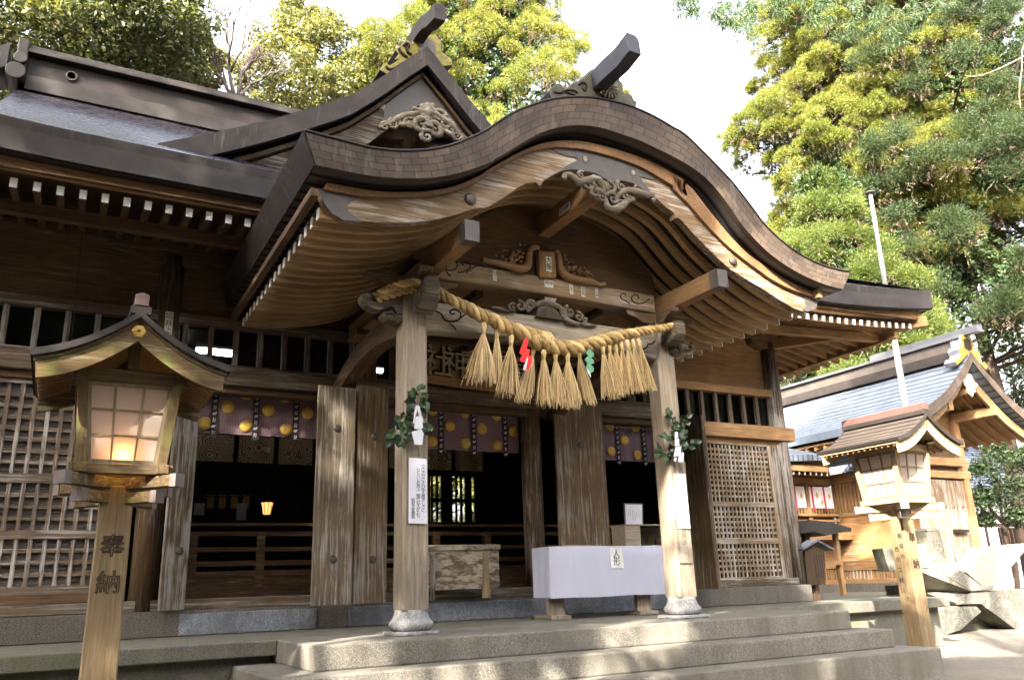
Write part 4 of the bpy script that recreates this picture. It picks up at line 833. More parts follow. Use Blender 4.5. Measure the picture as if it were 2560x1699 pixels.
lx=[oy('k',x,y,11.54) for x,y in((410,400),(1055,430),(1670,480))]; cx_=[oy('k',x,y,11.54) for x,y in((590,345),(1220,402),(1830,450),(895,680),(1518,728),(240,640),(870,80),(1490,140),(245,30))]
curtain('purple brown curtain with gold crests in the center doorway under the name board',3.97,6.45,3.14,2.51,[4.42]+[p.x for p in lx],[(p.x,p.z) for p in cx_])
lx=[oy(5,x,y,11.54) for x,y in((1905,1450),(2085,1450))]; cx_=[oy(5,x,y,11.54) for x,y in((1855,1385),(1957,1485),(1865,1560),(2030,1395))]+[oy(8,2045,20,11.54)]
curtain('purple curtain with gold crests in the doorway beside the right pillar',7.6,9.35,3.10,2.47,[p.x for p in lx],[(p.x,p.z) for p in cx_])
# inner brocade valance, further back in the dark
t=NT('brown_brocade'); co=t.coord(); w=t.n('TexVoronoi'); t.l(co,w.inputs['Vector']); w.inputs['Scale'].default_value=5.5; rr_=t.math('SINE',t.math('MULTIPLY',w.outputs['Distance'],38)); t.pbsdf(t.mix(t.val(rr_,-.2,.3),(.07,.046,.022,1),(.24,.175,.085,1)),.8); M_bro=t.m
for lab,pts in(('brown patterned valance hanging deep inside the left doorway',(2.0,2.62,3.24)),('brown patterned valance hanging deep inside the center doorway',(5.1,5.72,6.34))):
    z0=oy('l',450,900,13.2).z; r_=thing('inner_valance',lab,'curtain',(pts[1],13.2,z0),'inner valances')
    for x in pts:
        f=MB(); f.grid([[V(x-.27+.54*i/10,13.2+.01*math.sin(i),z) for i in range(11)] for z in(z0,z0+.42)]); part(f,'valance_panel',M_bro,parent=r_,recalc=False)
# ================================================================ things in the doorway
YT=9.75
tb=thing('cloth_table','long table covered with a white cloth in a sky-tinted lilac tone between the pillars','table',(6.7,YT,0))
t_=NT('sky_tinted_cloth'); n_=t_.noise(t_.mapping(t_.coord(),(2.5,2.5,.5)),1,3); t_.pbsdf(t_.mix(n_,(.315,.325,.405,1),(.37,.378,.46,1)),.8,.2,t_.bump(t_.math('ADD',n_,t_.math('MULTIPLY',t_.noise(t_.mapping(t_.coord(),(6,6,1.5),(0,0,0),(0,.5,0)),1,4,.6,1.0),.6)),.5,.05)); M_cl=t_.m  # blue sky fill put into the white cloth's colour
xa,xb=oy(8,1438,800,YT).x,8.0; zt_,zb_=.945,.285
TD=oy(8,1342,800,YT)  # left side of the cloth seen obliquely
dpt=YT*0
for _k in range(200):
    q_=YT+_k*.005
    if oy(8,1342,700,q_).x>=xa: dpt=q_-YT; break
dpt=max(.45,min(.95,dpt))
f=MB(); f.box(xa+.03,xb-.03,YT+.03,YT+dpt-.04,.88,.925); part(f,'tabletop',WP('x',.1),parent=tb)
f=MB(); n=64
def fold(i,k): return .006*math.sin(i*.42+.8*math.sin(i*.13))*k
rows=[[V(xa+(xb-xa)*i/n,YT+dpt,zt_) for i in range(n+1)],[V(xa+(xb-xa)*i/n,YT+.01,zt_) for i in range(n+1)],[V(xa+(xb-xa)*i/n,YT,zt_-.012) for i in range(n+1)]]+[[V(xa+(xb-xa)*i/n,YT-.004+fold(i,u),zt_-.012-(zt_-zb_)*u+.004*math.sin(i*.2)*u) for i in range(n+1)] for u in(.25,.5,.75,1)]
f.grid(rows)
for x,s in((xa,-1),(xb,1)):
    f.grid([[V(x+s*.004*math.sin(j*1.1),YT+dpt*j/14,zt_-(zt_-zb_)*u) for j in range(15)] for u in(0,.5,1)])
part(f,'tablecloth',M_cl,True,parent=tb,recalc=False)
for x in(6.03,7.50):
    f=MB(); f.box(x-.12,x+.12,YT+.16,YT+.24,.05,.9); part(f,'leg',WP('z',.2),bevel=.006,parent=tb); f=MB(); f.box(x-.16,x+.16,YT+.05,YT+.5,.003,.055); part(f,'foot',WP('y',.2),bevel=.006,parent=tb)
q=[oy(8,1853,655,YT-.02),oy(8,1935,655,YT-.02),oy(8,1950,797,YT-.02),oy(8,1865,797,YT-.02)]
sheet('table_sign','small paper sign with two brushed characters taped to the white tablecloth','paper sign',q,[(.5,.1,'人形',.125,.85)],mat=plain('sign_paper',(.52,.53,.52),.7))
f=MB(); a=oy(8,1640,642,YT+.2); f.box(a.x-.35,a.x+.3,YT+.06,YT+.36,zt_+.003,zt_+.02); o=f.build('flat_tray',WP('x',.1),bevel=.003); tag(o,'thin flat wooden board lying on the white cloth table','board')
# weathered panel stand left of the table
Yo=10.9
ps=thing('panel_stand','weathered mottled wooden panel stand behind the left porch pillar','wooden stand',(5.0,Yo,.3))
M_mot=NT('mottled_wood'); co=M_mot.coord(); n1=M_mot.noise(M_mot.mapping(co,(5,5,15)),1,7,.72,.4); M_mot.pbsdf(M_mot.mix(M_mot.val(n1,.44,.56),(.085,.06,.04,1),(.26,.22,.17,1)),.85,.2,M_mot.bump(n1,.3,.01)); M_mot=M_mot.m
f=MB(); f.box(4.35,5.69,Yo,Yo+.035,.43,.96); part(f,'panel',M_mot,bevel=.004,parent=ps)
f=MB(); f.box(4.33,5.71,Yo-.02,Yo+.5,.963,1.04); part(f,'top_board',M_mot,bevel=.006,parent=ps)
f=MB(); f.hexa([V(5.40,Yo-.05,.305),V(5.52,Yo-.05,.305),V(5.52,Yo-.01,.305),V(5.40,Yo-.01,.305),V(5.43,Yo-.03,.95),V(5.49,Yo-.03,.95),V(5.49,Yo-.004,.95),V(5.43,Yo-.004,.95)]); part(f,'leg',wood('#8d7a5a','#c8b48c','z',.1),parent=ps)
f=MB(); f.box(4.6,4.66,Yo-.05,Yo-.003,.305,.9); part(f,'leg',WG('z',.5),parent=ps); f=MB(); f.box(4.36,4.42,Yo+.4,Yo+.46,.305,.96); f.box(5.6,5.66,Yo+.4,Yo+.46,.305,.96); part(f,'leg',WG('z',.5),parent=ps)
# counter box with framed notice at the right
cbx=thing('display_case','small wooden display case with glass front inside the right doorway','display case',(7.8,10.2,.95))
Yc=YT+.22; cA=oy(8,1955,505,Yc); cB=oy(8,2060,502,Yc)
zc=cA.z
xr_=oy(8,2330,500,Yc).x; zb0=zt_+.004
f=MB(); f.box(cA.x,cB.x-.003,Yc,Yc+.34,zb0,zc); f.box(cB.x,xr_,Yc+.31,Yc+.34,zb0,zc-.004); f.box(cB.x+.002,xr_,Yc+.02,Yc+.30,zb0,zb0+.02); part(f,'case_body',WP('x',.1),parent=cbx); f=MB(); f.box(cA.x-.01,xr_+.01,Yc-.015,Yc+.355,zc+.003,zc+.02); part(f,'case_top',WP('x',.1),parent=cbx)
tg2=NT('case_glass'); pb=tg2.pbsdf((.9,.9,.9,1),.05); pb.inputs['Transmission Weight'].default_value=1; f=MB(); f.box(cB.x+.005,xr_,Yc+.003,Yc+.008,zb0+.02,zc-.004); part(f,'glass',tg2.m,parent=cbx)
for lab,x,z,c in(('cream paper packet inside the display case',cB.x+.12,.12,(.5,.45,.33)),('yellow paper packet inside the display case',cB.x+.28,.16,(.5,.38,.08)),('red paper packet inside the display case',cB.x+.42,.09,(.45,.12,.09))):
    f=MB(); f.prism([V(x-.05,Yc+.12,zb0+.022),V(x+.05,Yc+.12,zb0+.022),V(x+.045,Yc+.14,zb0+z),V(x,Yc+.145,zb0+z+.02),V(x-.045,Yc+.14,zb0+z)],(0,.03,0)); o=f.build('charm_packet',plain('charm_paper',c,.7),bevel=.004); tag(o,lab,'packet')
Yn=Yc+.06; fr=[oy(8,1958,360,Yn),oy(8,2073,362,Yn),oy(8,2076,498,Yn),oy(8,1964,496,Yn)]
f=MB(); f.prism([fr[0]+V(-.02,0,.02),fr[1]+V(.02,0,.02),fr[2]+V(.02,0,-.0),fr[3]+V(-.02,0,-.0)],(0,.02,0)); fo=f.build('framed_notice',M_iron); tag(fo,'framed white notice standing on the display case in the right doorway','notice')
f=MB(); f.prism([p+V(0,-.004,0) for p in fr],(0,.003,0)); pn=part(f,'notice_paper',M_pap,parent=fo)
f=MB()
for i in range(7):
    u=.9-i*.125; z0=.12+random.uniform(0,.2)
    f.box(fr[0].x+(fr[1].x-fr[0].x)*u-.004,fr[0].x+(fr[1].x-fr[0].x)*u+.003,Yn-.008,Yn-.0055,fr[3].z+.03+random.uniform(0,.1),fr[0].z-.04-z0*.2)
part(f,'notice_lines',plain('grey_ink',(.35,.35,.36),.8),parent=pn)
# lamps, papers and hangings inside
M_lamp=emit('lamp_paper',(1.0,.40,.12),.17)
lc=oy('l',875,1355,13.6); lm=thing('paper_lamp','small glowing flared paper lamp deep inside the left doorway','lamp',lc)
f=MB(); f.lathe((lc.x,13.6,lc.z-.11),[(.055,0),(.062,.015),(.074,.10),(.095,.18),(.0,.182)],8); part(f,'shade',M_lamp,parent=lm)
f=MB()
for k in range(8):
    a=2*math.pi*k/8; f.tube([V(lc.x+r*math.cos(a),13.6+r*math.sin(a),lc.z-.11+z) for r,z in((.057,0),(.064,.015),(.076,.10),(.097,.185))],.005,5)
f.tube([V(lc.x,13.6,lc.z+.07),V(lc.x,13.6,4.5)],.006,5); part(f,'lamp_frame',M_black,parent=lm)
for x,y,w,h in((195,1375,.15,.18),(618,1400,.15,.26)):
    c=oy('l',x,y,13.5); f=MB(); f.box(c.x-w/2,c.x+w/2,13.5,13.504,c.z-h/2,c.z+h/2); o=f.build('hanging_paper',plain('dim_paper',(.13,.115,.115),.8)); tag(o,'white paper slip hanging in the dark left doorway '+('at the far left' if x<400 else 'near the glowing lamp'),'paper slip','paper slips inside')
for i,x in enumerate((300,420,540,655)):
    c=oy('l',x,1310,14.2); f=MB(); f.box(c.x-.055,c.x+.055,14.15,14.3,c.z-.10,c.z+.10); f.box(c.x-.075,c.x+.075,14.13,14.32,c.z+.101,c.z+.12); o=f.build('hanging_lantern',plain('dark_gilt_lantern',(.07,.04,.012),.5,.3,.4,30),bevel=.01); tag(o,'small dark gilt lantern in a row hanging inside the left doorway','lantern','gilt lanterns in a row inside')
M_skyglow=emit('sky_reflection_glow',(.85,.92,1.0),5)
for k,x,y,Y in((4,1380,870,15.5),(4,1520,890,15.5),(5,190,1005,15.5),(5,265,1010,15.5)):
    c=oy(k,x,y,Y)
fl1=[oy(4,1345,868,13.0),oy(4,1590,897,13.0)]; fl2=[oy(5,140,1000,13.0),oy(5,290,1010,13.0)]
for i,(a,b) in enumerate((fl1,fl2)):
    r_=thing('transom_reflection','added glowing bar for the sky reflection in the transom '+('left of the porch roof' if i==0 else 'beside the left porch pillar'),'sky reflection',a,'added glowing bars inside')
    f=MB(); f.tube([a,b],.035,8); part(f,'tube',M_skyglow,parent=r_); f=MB(); f.box(a.x,b.x,12.93,13.07,a.z+.045,a.z+.09); part(f,'bar_cover',M_white,parent=r_)  # added glowing bars stand in for sky reflected in the transom glass
for x0,x1 in((6.0,8.6),):
    pass
# ================================================================ wooden post lanterns
M_shoji=NT('shoji_paper'); d_=M_shoji.n('BsdfDiffuse'); d_.inputs[0].default_value=(.50,.43,.375,1); tr_=M_shoji.n('BsdfTranslucent'); tr_.inputs[0].default_value=(.50,.39,.30,1); mx_=M_shoji.n('MixShader'); mx_.inputs[0].default_value=.5; M_shoji.l(d_.outputs[0],mx_.inputs[1]); M_shoji.l(tr_.outputs[0],mx_.inputs[2]); M_shoji.l(mx_.outputs[0],M_shoji.out.inputs[0]); M_shoji=M_shoji.m
WL=lambda ax,moss=.5,wear=.25: wood('#6d5536','#a98c60',ax,wear,(.50,.47,.36,1),moss)
def lantern(lab,cx,cy,lit,moss,textfn):
    z0=G0; r_=thing('post_lantern',lab,'wooden lantern',(cx,cy,z0),'wooden post lanterns before the hall'); P=lambda x,y,z:V(cx+x,cy+y,z)
    WL=(lambda ax,moss=.5,wear=.25: wood('#594428','#8f7650',ax,wear,(.46,.44,.30,1),moss)) if lit else (lambda ax,moss=.5,wear=.2: wood('#a58a64','#dcc49c',ax,wear,(.9,.85,.75,1),0))  # right lantern: strong sunlight put into paler wood
    m1=WL('z',moss); mx=WL('x',moss); my=WL('y',moss)
    f=MB(); f.hexa([P(-.128,-.128,z0-.05),P(.128,-.128,z0-.05),P(.128,.128,z0-.05),P(-.128,.128,z0-.05),P(-.118,-.118,1.32),P(.118,-.118,1.32),P(.118,.118,1.32),P(-.118,.118,1.32)]); post=part(f,'post',wood('#7d684b','#b29a76','z',.12,(.55,.48,.36,1),.15*moss),bevel=.012,parent=r_)
    for z,h,half,w in((1.22,.085,.41,.09),(1.335,.09,.585,.10)):
        for k in(0,1):
            d=V(1,1 if k else -1,0).normalized(); n_=V(-d.y,d.x,0); zz=z+(.004 if k else 0)
            f=MB(); f.beam(P(0,0,zz)-d*half,P(0,0,zz)+d*half,w-.004*k,h); a=part(f,'bracket_arm',WL('x',moss),bevel=.006,parent=r_)
            for s in(-1,1): f=MB(); f.beam(P(0,0,zz)+d*s*(half-.05),P(0,0,zz)+d*s*(half+.006),w+.010,h+.010); part(f,'arm_cap',plain('arm_cap_copper',(.10,.075,.07),.5,.4),parent=a)
    # sill, four raking posts, head frame
    hb,ht=.285,.355; zb,zt=1.40,2.20
    for s in(-1,1): f=MB(); f.box(cx-.37,cx+.37,cy+s*.29-.045,cy+s*.29+.045,1.385,1.46); part(f,'sill',mx,bevel=.006,parent=r_)
    for s in(-1,1): f=MB(); f.box(cx+s*.29-.045,cx+s*.29+.045,cy-.37,cy+.37,1.388,1.463); part(f,'sill',my,bevel=.006,parent=r_)
    for sx in(-1,1):
        for sy in(-1,1):
            f=MB(); w=.038; a=(sx*hb,sy*hb);b=(sx*ht,sy*ht)
            f.hexa([P(a[0]-w,a[1]-w,1.464),P(a[0]+w,a[1]-w,1.464),P(a[0]+w,a[1]+w,1.464),P(a[0]-w,a[1]+w,1.464),P(b[0]-w,b[1]-w,2.235),P(b[0]+w,b[1]-w,2.235),P(b[0]+w,b[1]+w,2.235),P(b[0]-w,b[1]+w,2.235)]); part(f,'corner_post',m1,bevel=.005,parent=r_)
    for s in(-1,1): f=MB(); f.box(cx-.42,cx+.42,cy+s*ht-.03,cy+s*ht+.03,2.10,2.20); part(f,'head_beam',mx,bevel=.006,parent=r_)
    for s in(-1,1): f=MB(); f.box(cx+s*ht-.03,cx+s*ht+.03,cy-.42,cy+.42,2.103,2.197); part(f,'head_beam',my,bevel=.006,parent=r_)
    # four shoji panels with 3x3 bars
    for ax,s in(('y',-1),('y',1),('x',-1),('x',1)):
        def Q(u,v,o):   # u -1..1, v 0..1, outward offset
            h=(hb+(ht-hb)*v)-.012; hw=(hb+(ht-hb)*v)-.036; z=1.464+(2.10-1.464)*v
            return P(u*hw,s*(h+o),z) if ax=='y' else P(s*(h+o),u*hw,z)
        f=MB(); f.add([Q(-1,0,0),Q(1,0,0),Q(1,1,0),Q(-1,1,0)],[(0,1,2,3)]); pan=part(f,'paper_panel',M_shoji,parent=r_,recalc=False)
        f=MB()
        for u in(-.94,-.33,.33,.94):
            w=.028 if abs(u)<.5 else .06; f.hexa([Q(u-w,0,.002),Q(u+w,0,.002),Q(u+w,0,.016),Q(u-w,0,.016),Q(u-w,1,.002),Q(u+w,1,.002),Q(u+w,1,.016),Q(u-w,1,.016)])
        for v in(.03,.345,.66,.97):
            w=.012 if .1<v<.9 else .022; f.hexa([Q(-.99,v-w,.003),Q(.99,v-w,.003),Q(.99,v-w,.014),Q(-.99,v-w,.014),Q(-.99,v+w,.003),Q(.99,v+w,.003),Q(.99,v+w,.014),Q(-.99,v+w,.014)])
        part(f,'panel_bars',wood('#8a785c','#b8a684','z',.3),parent=pan)
    # roof
    hwid=.70; yl=.69
    def rz(u): a=abs(u); return 2.60-.62*a+.24*a*a   # top curve, u=x/hwid
    us=[-1+2*i/28 for i in range(29)]
    f=MB(); f.loft([[P(u*hwid,-yl,rz(u)),P(u*hwid,yl,rz(u)),P(u*hwid,yl,rz(u)-.045),P(u*hwid,-yl,rz(u)-.045)] for u in us]); rf=part(f,'roof',[M_lroof],parent=r_)
    for s in(-1,1):
        f=MB(); f.band([P(u*hwid*1.004,s*(yl+.004),rz(u)+.004) for u in us],[P(u*hwid*1.004,s*(yl+.004),rz(u)-.05) for u in us],(0,s*.014,0)); part(f,'roof_edge',M_cop,parent=r_)
    f=MB(); f.loft([[P(u*hwid*.97,-yl+.03,rz(u)-.047),P(u*hwid*.97,yl-.03,rz(u)-.047),P(u*hwid*.97,yl-.03,rz(u)-.075),P(u*hwid*.97,-yl+.03,rz(u)-.075)] for u in us]); part(f,'roof_underboard',mx,parent=r_)
    for s in(-1,1):
        y=s*(yl-.05)
        for sd in(-1,1):
            uu=[sd*i/14 for i in range(15)]; f=MB(); t1=[P(u*hwid*.95,y-.02,rz(u)-.078) for u in uu]; b1=[P(u*hwid*.93,y-.02,rz(u)-.078-(.125+.03*(1-abs(u)))) for u in uu]
            f.prism(t1+list(reversed(b1)),(0,.04,0)); part(f,'bargeboard',WL('x',moss*1.2,.4),parent=r_)
        f=MB(); f.lathe((cx,cy+s*(yl-.05)+(-.022 if s<0 else .03),2.445),[(.055,-.004),(.05,.006),(.02,.016)],6,0,'y'); cr=part(f,'gilt_rosette',M_gold,parent=r_)
        if s<0:
            f=MB(); f.lathe((cx,cy-yl+.02,2.445),[(.018,0),(.012,.012)],10,0,'y'); part(f,'rosette_knob',M_iron,True,parent=cr)
    for s in(-1,1):
        for i in range(13):
            y=-.58+i*1.16/12; f=MB(); f.beam(P(s*.66,y,rz(.94)-.10),P(s*.33,y,rz(.45)-.095),.03,.035); part(f,'eave_rafter',WT('x',.1),parent=r_)
        f=MB(); f.box(cx+s*.40-.04,cx+s*.40+.04,cy-.62,cy+.62,2.2,2.255); part(f,'eave_purlin',my,parent=r_)
    f=MB(); f.hexa([P(-.035,-.40,2.2),P(.035,-.40,2.2),P(.035,-.33,2.2),P(-.035,-.33,2.2),P(-.05,-.40,2.42),P(.05,-.40,2.42),P(.05,-.33,2.42),P(-.05,-.33,2.42)]); part(f,'king_post',m1,parent=r_)
    f=MB(); f.box(cx-.075,cx+.075,cy-yl-.01,cy+yl+.01,2.575,2.64); part(f,'ridge_base',M_cop,bevel=.006,parent=r_)
    f=MB(); f.prism([P(-.05,-yl-.02,2.643),P(.05,-yl-.02,2.643),P(.05,-yl-.02,2.73),P(0,-yl-.02,2.752),P(-.05,-yl-.02,2.73)],(0,2*yl+.04,0)); part(f,'ridge_cap',plain('red_brown_copper',(.085,.045,.038),.5,.5,.2,6),bevel=.004,parent=r_)
    if lit:
        f=MB(); f.ball(P(0.0,-.21,1.535),.036,0,14,9); part(f,'bulb',emit('bulb_glow',(1,.50,.17),9),True,parent=r_)
    textfn(post,P)
M_lroof=copper_roof('lantern_roof_sheet','x',.10,(.045,.034,.026),.5)
M_engr=plain('carved_shadow',(.03,.022,.015),.9,.1)
def hollow(s,x,z,size,post,P,face='y',lit_=False):
    for ch,zz in zip(s,z):
        if face=='y': text('carved_character',ch,M_engr,P(x,-.1235,zz),(1,0,0),(0,0,1),size,post,outline=.0032 if lit_ else .003)
        else: text('carved_character',ch,M_engr,P(-.122,x,zz),(0,-1,0),(0,0,1),size,post,extrude=.002)
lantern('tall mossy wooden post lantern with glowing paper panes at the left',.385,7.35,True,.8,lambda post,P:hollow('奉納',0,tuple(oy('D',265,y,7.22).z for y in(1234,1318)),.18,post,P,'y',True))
def rtext(post,P):
    hollow('奉納',.02,(.98,.62),.14,post,P); hollow('都城市',-.035,(.98,.84,.70),.075,post,P,'x'); hollow('西田工務店',.045,(.80,.66,.52,.38,.24),.075,post,P,'x')
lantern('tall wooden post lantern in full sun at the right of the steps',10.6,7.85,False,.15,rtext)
# ================================================================ side hall on the right
sh=thing('side_hall','smaller wooden side hall with blue grey copper roof and open gable end','shrine building',(21,15,-.2))
def sp(mb,name,mat,**kw): return part(mb,name,mat,parent=kw.pop('parent',sh),**kw)
XR0=21.0; Yg0=12.6
prof=[(0,6.04),(.43,5.6),(.9,5.22),(1.45,4.81),(2.1,4.47),(2.55,4.27)]
pc=resample([V(XR0-a,Yg0,z) for a,z in reversed(prof)],18); pc=pc+[V(2*XR0-p.x,p.y,p.z) for p in reversed(pc[:-1])]
M_sroof=copper_roof('side_roof_courses','x',.19,(.095,.112,.14),.38,(.8,.88,1,1),.55)
f=MB(); f.loft([[p,p+V(0,13,0),p+V(0,13,-.22),p+V(0,0,-.22)] for p in pc]); sp(f,'roof',M_sroof)
f=MB(); f.band([p+V(0,-.03,.01) for p in pc],[V(XR0+(p.x-XR0)*.985,p.y-.03,p.z-.26) for p in pc],(0,.03,0)); sp(f,'verge_edge',M_tile)
in1=[V(XR0+(p.x-XR0)*.96,Yg0+.25,p.z-.28) for p in pc]; in2=[V(XR0+(p.x-XR0)*.95,Yg0+.25,p.z-.62+.10*abs(p.x-XR0)/2.5) for p in pc]
f=MB(); f.prism(in1+list(reversed(in2)),(0,.08,0)); sp(f,'bargeboard',wood('#7d5f3f','#b8966a','x',.3))
f=MB(); f.prism([p+V(0,.15,0) for p in in1]+[V(p.x,p.y+.15,p.z-.06) for p in reversed(in1)],(0,5,0)); sp(f,'soffit_board',WT('x',.05))
for i in range(14):
    y=Yg0+.5+i*.33
    for s in(-1,1):
        f=MB(); hp=[p for p in pc if (p.x-XR0)*s>=-.01]; hp=hp if s>0 else list(reversed(hp)); rr=[[V(p.x*.96+XR0*.04,y-.04,p.z-.36),V(p.x*.96+XR0*.04,y+.04,p.z-.36),V(p.x*.96+XR0*.04,y+.04,p.z-.46),V(p.x*.96+XR0*.04,y-.04,p.z-.46)] for p in hp]; f.loft(rr); sp(f,'rafter',WT('x',.05))
for a in(-.95,0,.95):
    z=6.04-.62-(.62 if a else 0.1)-.1; f=MB(); f.box(XR0+a-.09,XR0+a+.09,Yg0+.2,17,z-.26,z-.02); sp(f,'purlin',WT('y',.1))
f=MB(); f.box(XR0-.32,XR0+.32,Yg0+.12,25.5,5.86,6.12); sp(f,'ridge_base',M_cop,bevel=.01); f=MB(); f.box(XR0-.2,XR0+.2,Yg0+.12,25.5,6.123,6.42); sp(f,'ridge_wall',plain('ridge_sheet',(.06,.048,.04),.5,.5,.3,3)); f=MB(); f.box(XR0-.3,XR0+.3,Yg0+.05,25.5,6.423,6.5); sp(f,'ridge_cap',plain('grey_copper',(.07,.07,.078),.4,.6,.2,3),bevel=.01)
f=MB(); f.box(XR0-.11,XR0+.11,Yg0-.40,Yg0+3,6.503,6.70); sp(f,'ridge_tip_beam',plain('grey_copper_beam',(.06,.06,.068),.4,.6,.2,3),bevel=.01)
M_gy=plain('yellow_gilding',(.17,.12,.015),.55,.4,.3,14)
ol=[(-.62,5.62),(-.72,5.72),(-.62,5.84),(-.48,5.80),(-.40,5.95),(-.46,6.08),(-.36,6.18),(-.24,6.12),(-.26,6.4),(-.2,6.52),(-.06,6.55),(0,6.6),(.06,6.55),(.2,6.52),(.26,6.4),(.24,6.12),(.36,6.18),(.46,6.08),(.40,5.95),(.48,5.80),(.62,5.84),(.72,5.72),(.62,5.62),(0,6.02)]
f=MB(); f.prism([V(XR0+a,Yg0+.02,z) for a,z in ol],(0,.32,0),0,1); o=sp(f,'ridge_ornament',[M_gy,plain('ornament_side',(.16,.16,.18),.45)],bevel=.012)
f=MB(); f.prism([V(XR0+a,Yg0+.01,z) for a,z in((-.15,6.15),(-.15,6.38),(0,6.44),(.15,6.38),(.15,6.15),(0,6.08))],(0,.008,0)); sp(f,'ornament_panel',M_hole,parent=o)
cc=XR0; f=MB()
for x,z,r,sg in((-.16,5.22,.11,1),(.16,5.22,.11,-1),(-.07,5.0,.09,-1),(.07,5.0,.09,1),(0,5.35,.12,1)):
    spl=spiral((cc+x,Yg0+.18,z),r,1.2,0,sg,18); f.tube(spl,[r*.36*(1-.4*i/18) for i in range(18)],6); f.ball((cc+x,Yg0+.2,z),(r*.8,.03,r*.8))
f.tube([V(cc,Yg0+.2,5.45),V(cc,Yg0+.18,5.1),V(cc,Yg0+.19,4.86)],[.1,.12,.03],8); sp(f,'gable_pendant',plain('white_carving',(.58,.56,.54),.7,.3,.2,12),smooth=True)
# walls of the side hall
xl,xr=20.1,21.95
f=MB(); f.box(xl+.1,xr-.1,14.1,14.16,.3,4.0); sp(f,'front_wall',WX('z',.2))
for x in(xl+.02,xr-.02): 
    f=MB(); f.box(x-.11,x+.11,13.95,14.17,.2,4.5); sp(f,'corner_post',WT('z',.25),bevel=.01)
for z0,z1 in((2.86,3.05),(3.2,3.42),(3.75,4.0)):
    f=MB(); f.box(xl-.15,xr+.15,13.93,14.1,z0,z1); sp(f,'tie_beam',WT('x',.3),bevel=.01)
for i in range(2):
    x=xl+.14+i*.79; f=MB(); f.box(x,x+.775,14.0+.02*i,14.06,.32,2.82); d=sp(f,'door_leaf',wood('#5f4a35','#96795a','z',.6,(.45,.41,.36,1)),bevel=.006)
    for xx,zz in((.15,.75),(.6,.75),(.2,2.1),(.6,2.1)):
        g=MB(); g.lathe((x+xx,14.0+.02*i,zz),[(.045,-.002),(.03,.02),(.01,.024)],12,0,'y'); sp(g,'door_boss',M_iron,parent=d)
f=MB(); f.box(20.9,21.5,13.90,13.96,1.42,1.5); sp(f,'door_bar',M_black); 
f=MB(); f.prism([V(p.x,14.12,p.z-.5) for p in pc if abs(p.x-XR0)<1.3]+[V(XR0+1.3,14.12,4.0),V(XR0-1.3,14.12,4.0)],(0,.04,0)); sp(f,'gable_wall',WT('x',.15))
f=MB(); 
for i in range(5): f.box(xl+.006*(i%2),xl+.06,14.18,17.0,.66+i*.29,.66+i*.29+.287)
sp(f,'side_wall_board',wood('#8c6239','#c79a63','y',.35,(.62,.50,.38,1)))
f=MB(); y=14.2
while y<17.0: f.box(xl,xl+.05,y,y+.07,2.15,3.02); y+=.125
sp(f,'side_grille',WT('z',.15)); f=MB(); f.box(xl+.08,xl+.1,14.2,17,2.1,3.1); sp(f,'side_panel',WD('z'))
for z0,z1,yy in((2.05,2.16,.03),(.55,.66,.03),(3.02,3.3,.05),(.2,.32,.03)):
    f=MB(); f.box(xl-yy,xl+.1,14.15,17.05,z0,z1); sp(f,'side_rail',WT('y',.3),bevel=.008)
f=MB(); y=14.2
while y<17: f.box(xl+.0,xl+.05,y,y+.07,.32,.55); y+=.12
sp(f,'side_grille',WT('z',.2))
f=MB(); f.box(xl-.12,xr+.12,13.9,17.1,-.2,.2); f.box(17.4,xl-.121,16.9,19,-.2,.2); sp(f,'foundation',M_gran,bevel=.012)
# recessed bay with white curtains
f=MB()
f.box(17.5,xl-.003,17.08,17.12,.3,4.1); sp(f,'bay_wall',WT('x',.1))
for z0,z1,y0 in((2.98,3.2,16.98),(2.08,2.15,16.85),(1.93,1.98,16.85),(1.40,1.50,16.5),(.62,.72,16.93),(.2,.32,16.95)):
    f=MB(); f.box(17.5,xl-.03,y0,17.06,z0,z1); sp(f,'bay_rail',WT('x',.15),bevel=.006)
for x in(17.6,18.95): f=MB(); f.box(x-.06,x+.06,16.9,17.05,1.5,3.0); sp(f,'bay_post',WT('z',.15))
f=MB(); x=17.7
while x<20: f.box(x,x+.05,16.96,17.0,2.15,2.5); x+=.12
sp(f,'bay_grille',WT('z',.15)); f=MB(); x=17.7
while x<20: f.box(x,x+.05,16.97,17.0,.32,.62); x+=.1
sp(f,'bay_grille',WT('z',.15))
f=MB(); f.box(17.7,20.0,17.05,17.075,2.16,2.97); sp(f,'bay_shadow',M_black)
M_rib=plain('red_ribbon',(.45,.02,.06),.6); M_wc=plain('white_curtain',(.66,.64,.66),.8,.2,.05)
for i,(x0_,x1_) in enumerate(((17.75,18.86),(19.04,19.98))):
    cw=thing('white_curtain','white red ribboned curtain in the side hall '+('half hidden behind the corner post' if i==0 else 'nearest the slatted wall'),'curtain',((x0_+x1_)/2,16.9,2.9),'white curtains in the side hall')
    f=MB(); f.grid([[V(x0_+(x1_-x0_)*j/20,16.93+.01*math.sin(j*.9),z) for j in range(21)] for z in(2.93,2.32)]); part(f,'cloth',M_wc,True,parent=cw,recalc=False)
    for u in(.1,.62):
        x=x0_+(x1_-x0_)*u; f=MB(); f.box(x-.035,x+.035,16.905,16.912,2.25,2.93); part(f,'ribbon',M_rib,parent=cw)
    for u,z in((.3,2.68),(.5,2.48),(.85,2.66)):
        x=x0_+(x1_-x0_)*u; f=MB(); f.prism([V(x,16.91,z+.1),V(x+.06,16.91,z),V(x,16.91,z-.1),V(x-.06,16.91,z)],(0,.006,0)); part(f,'gold_diamond',M_gold,parent=cw)
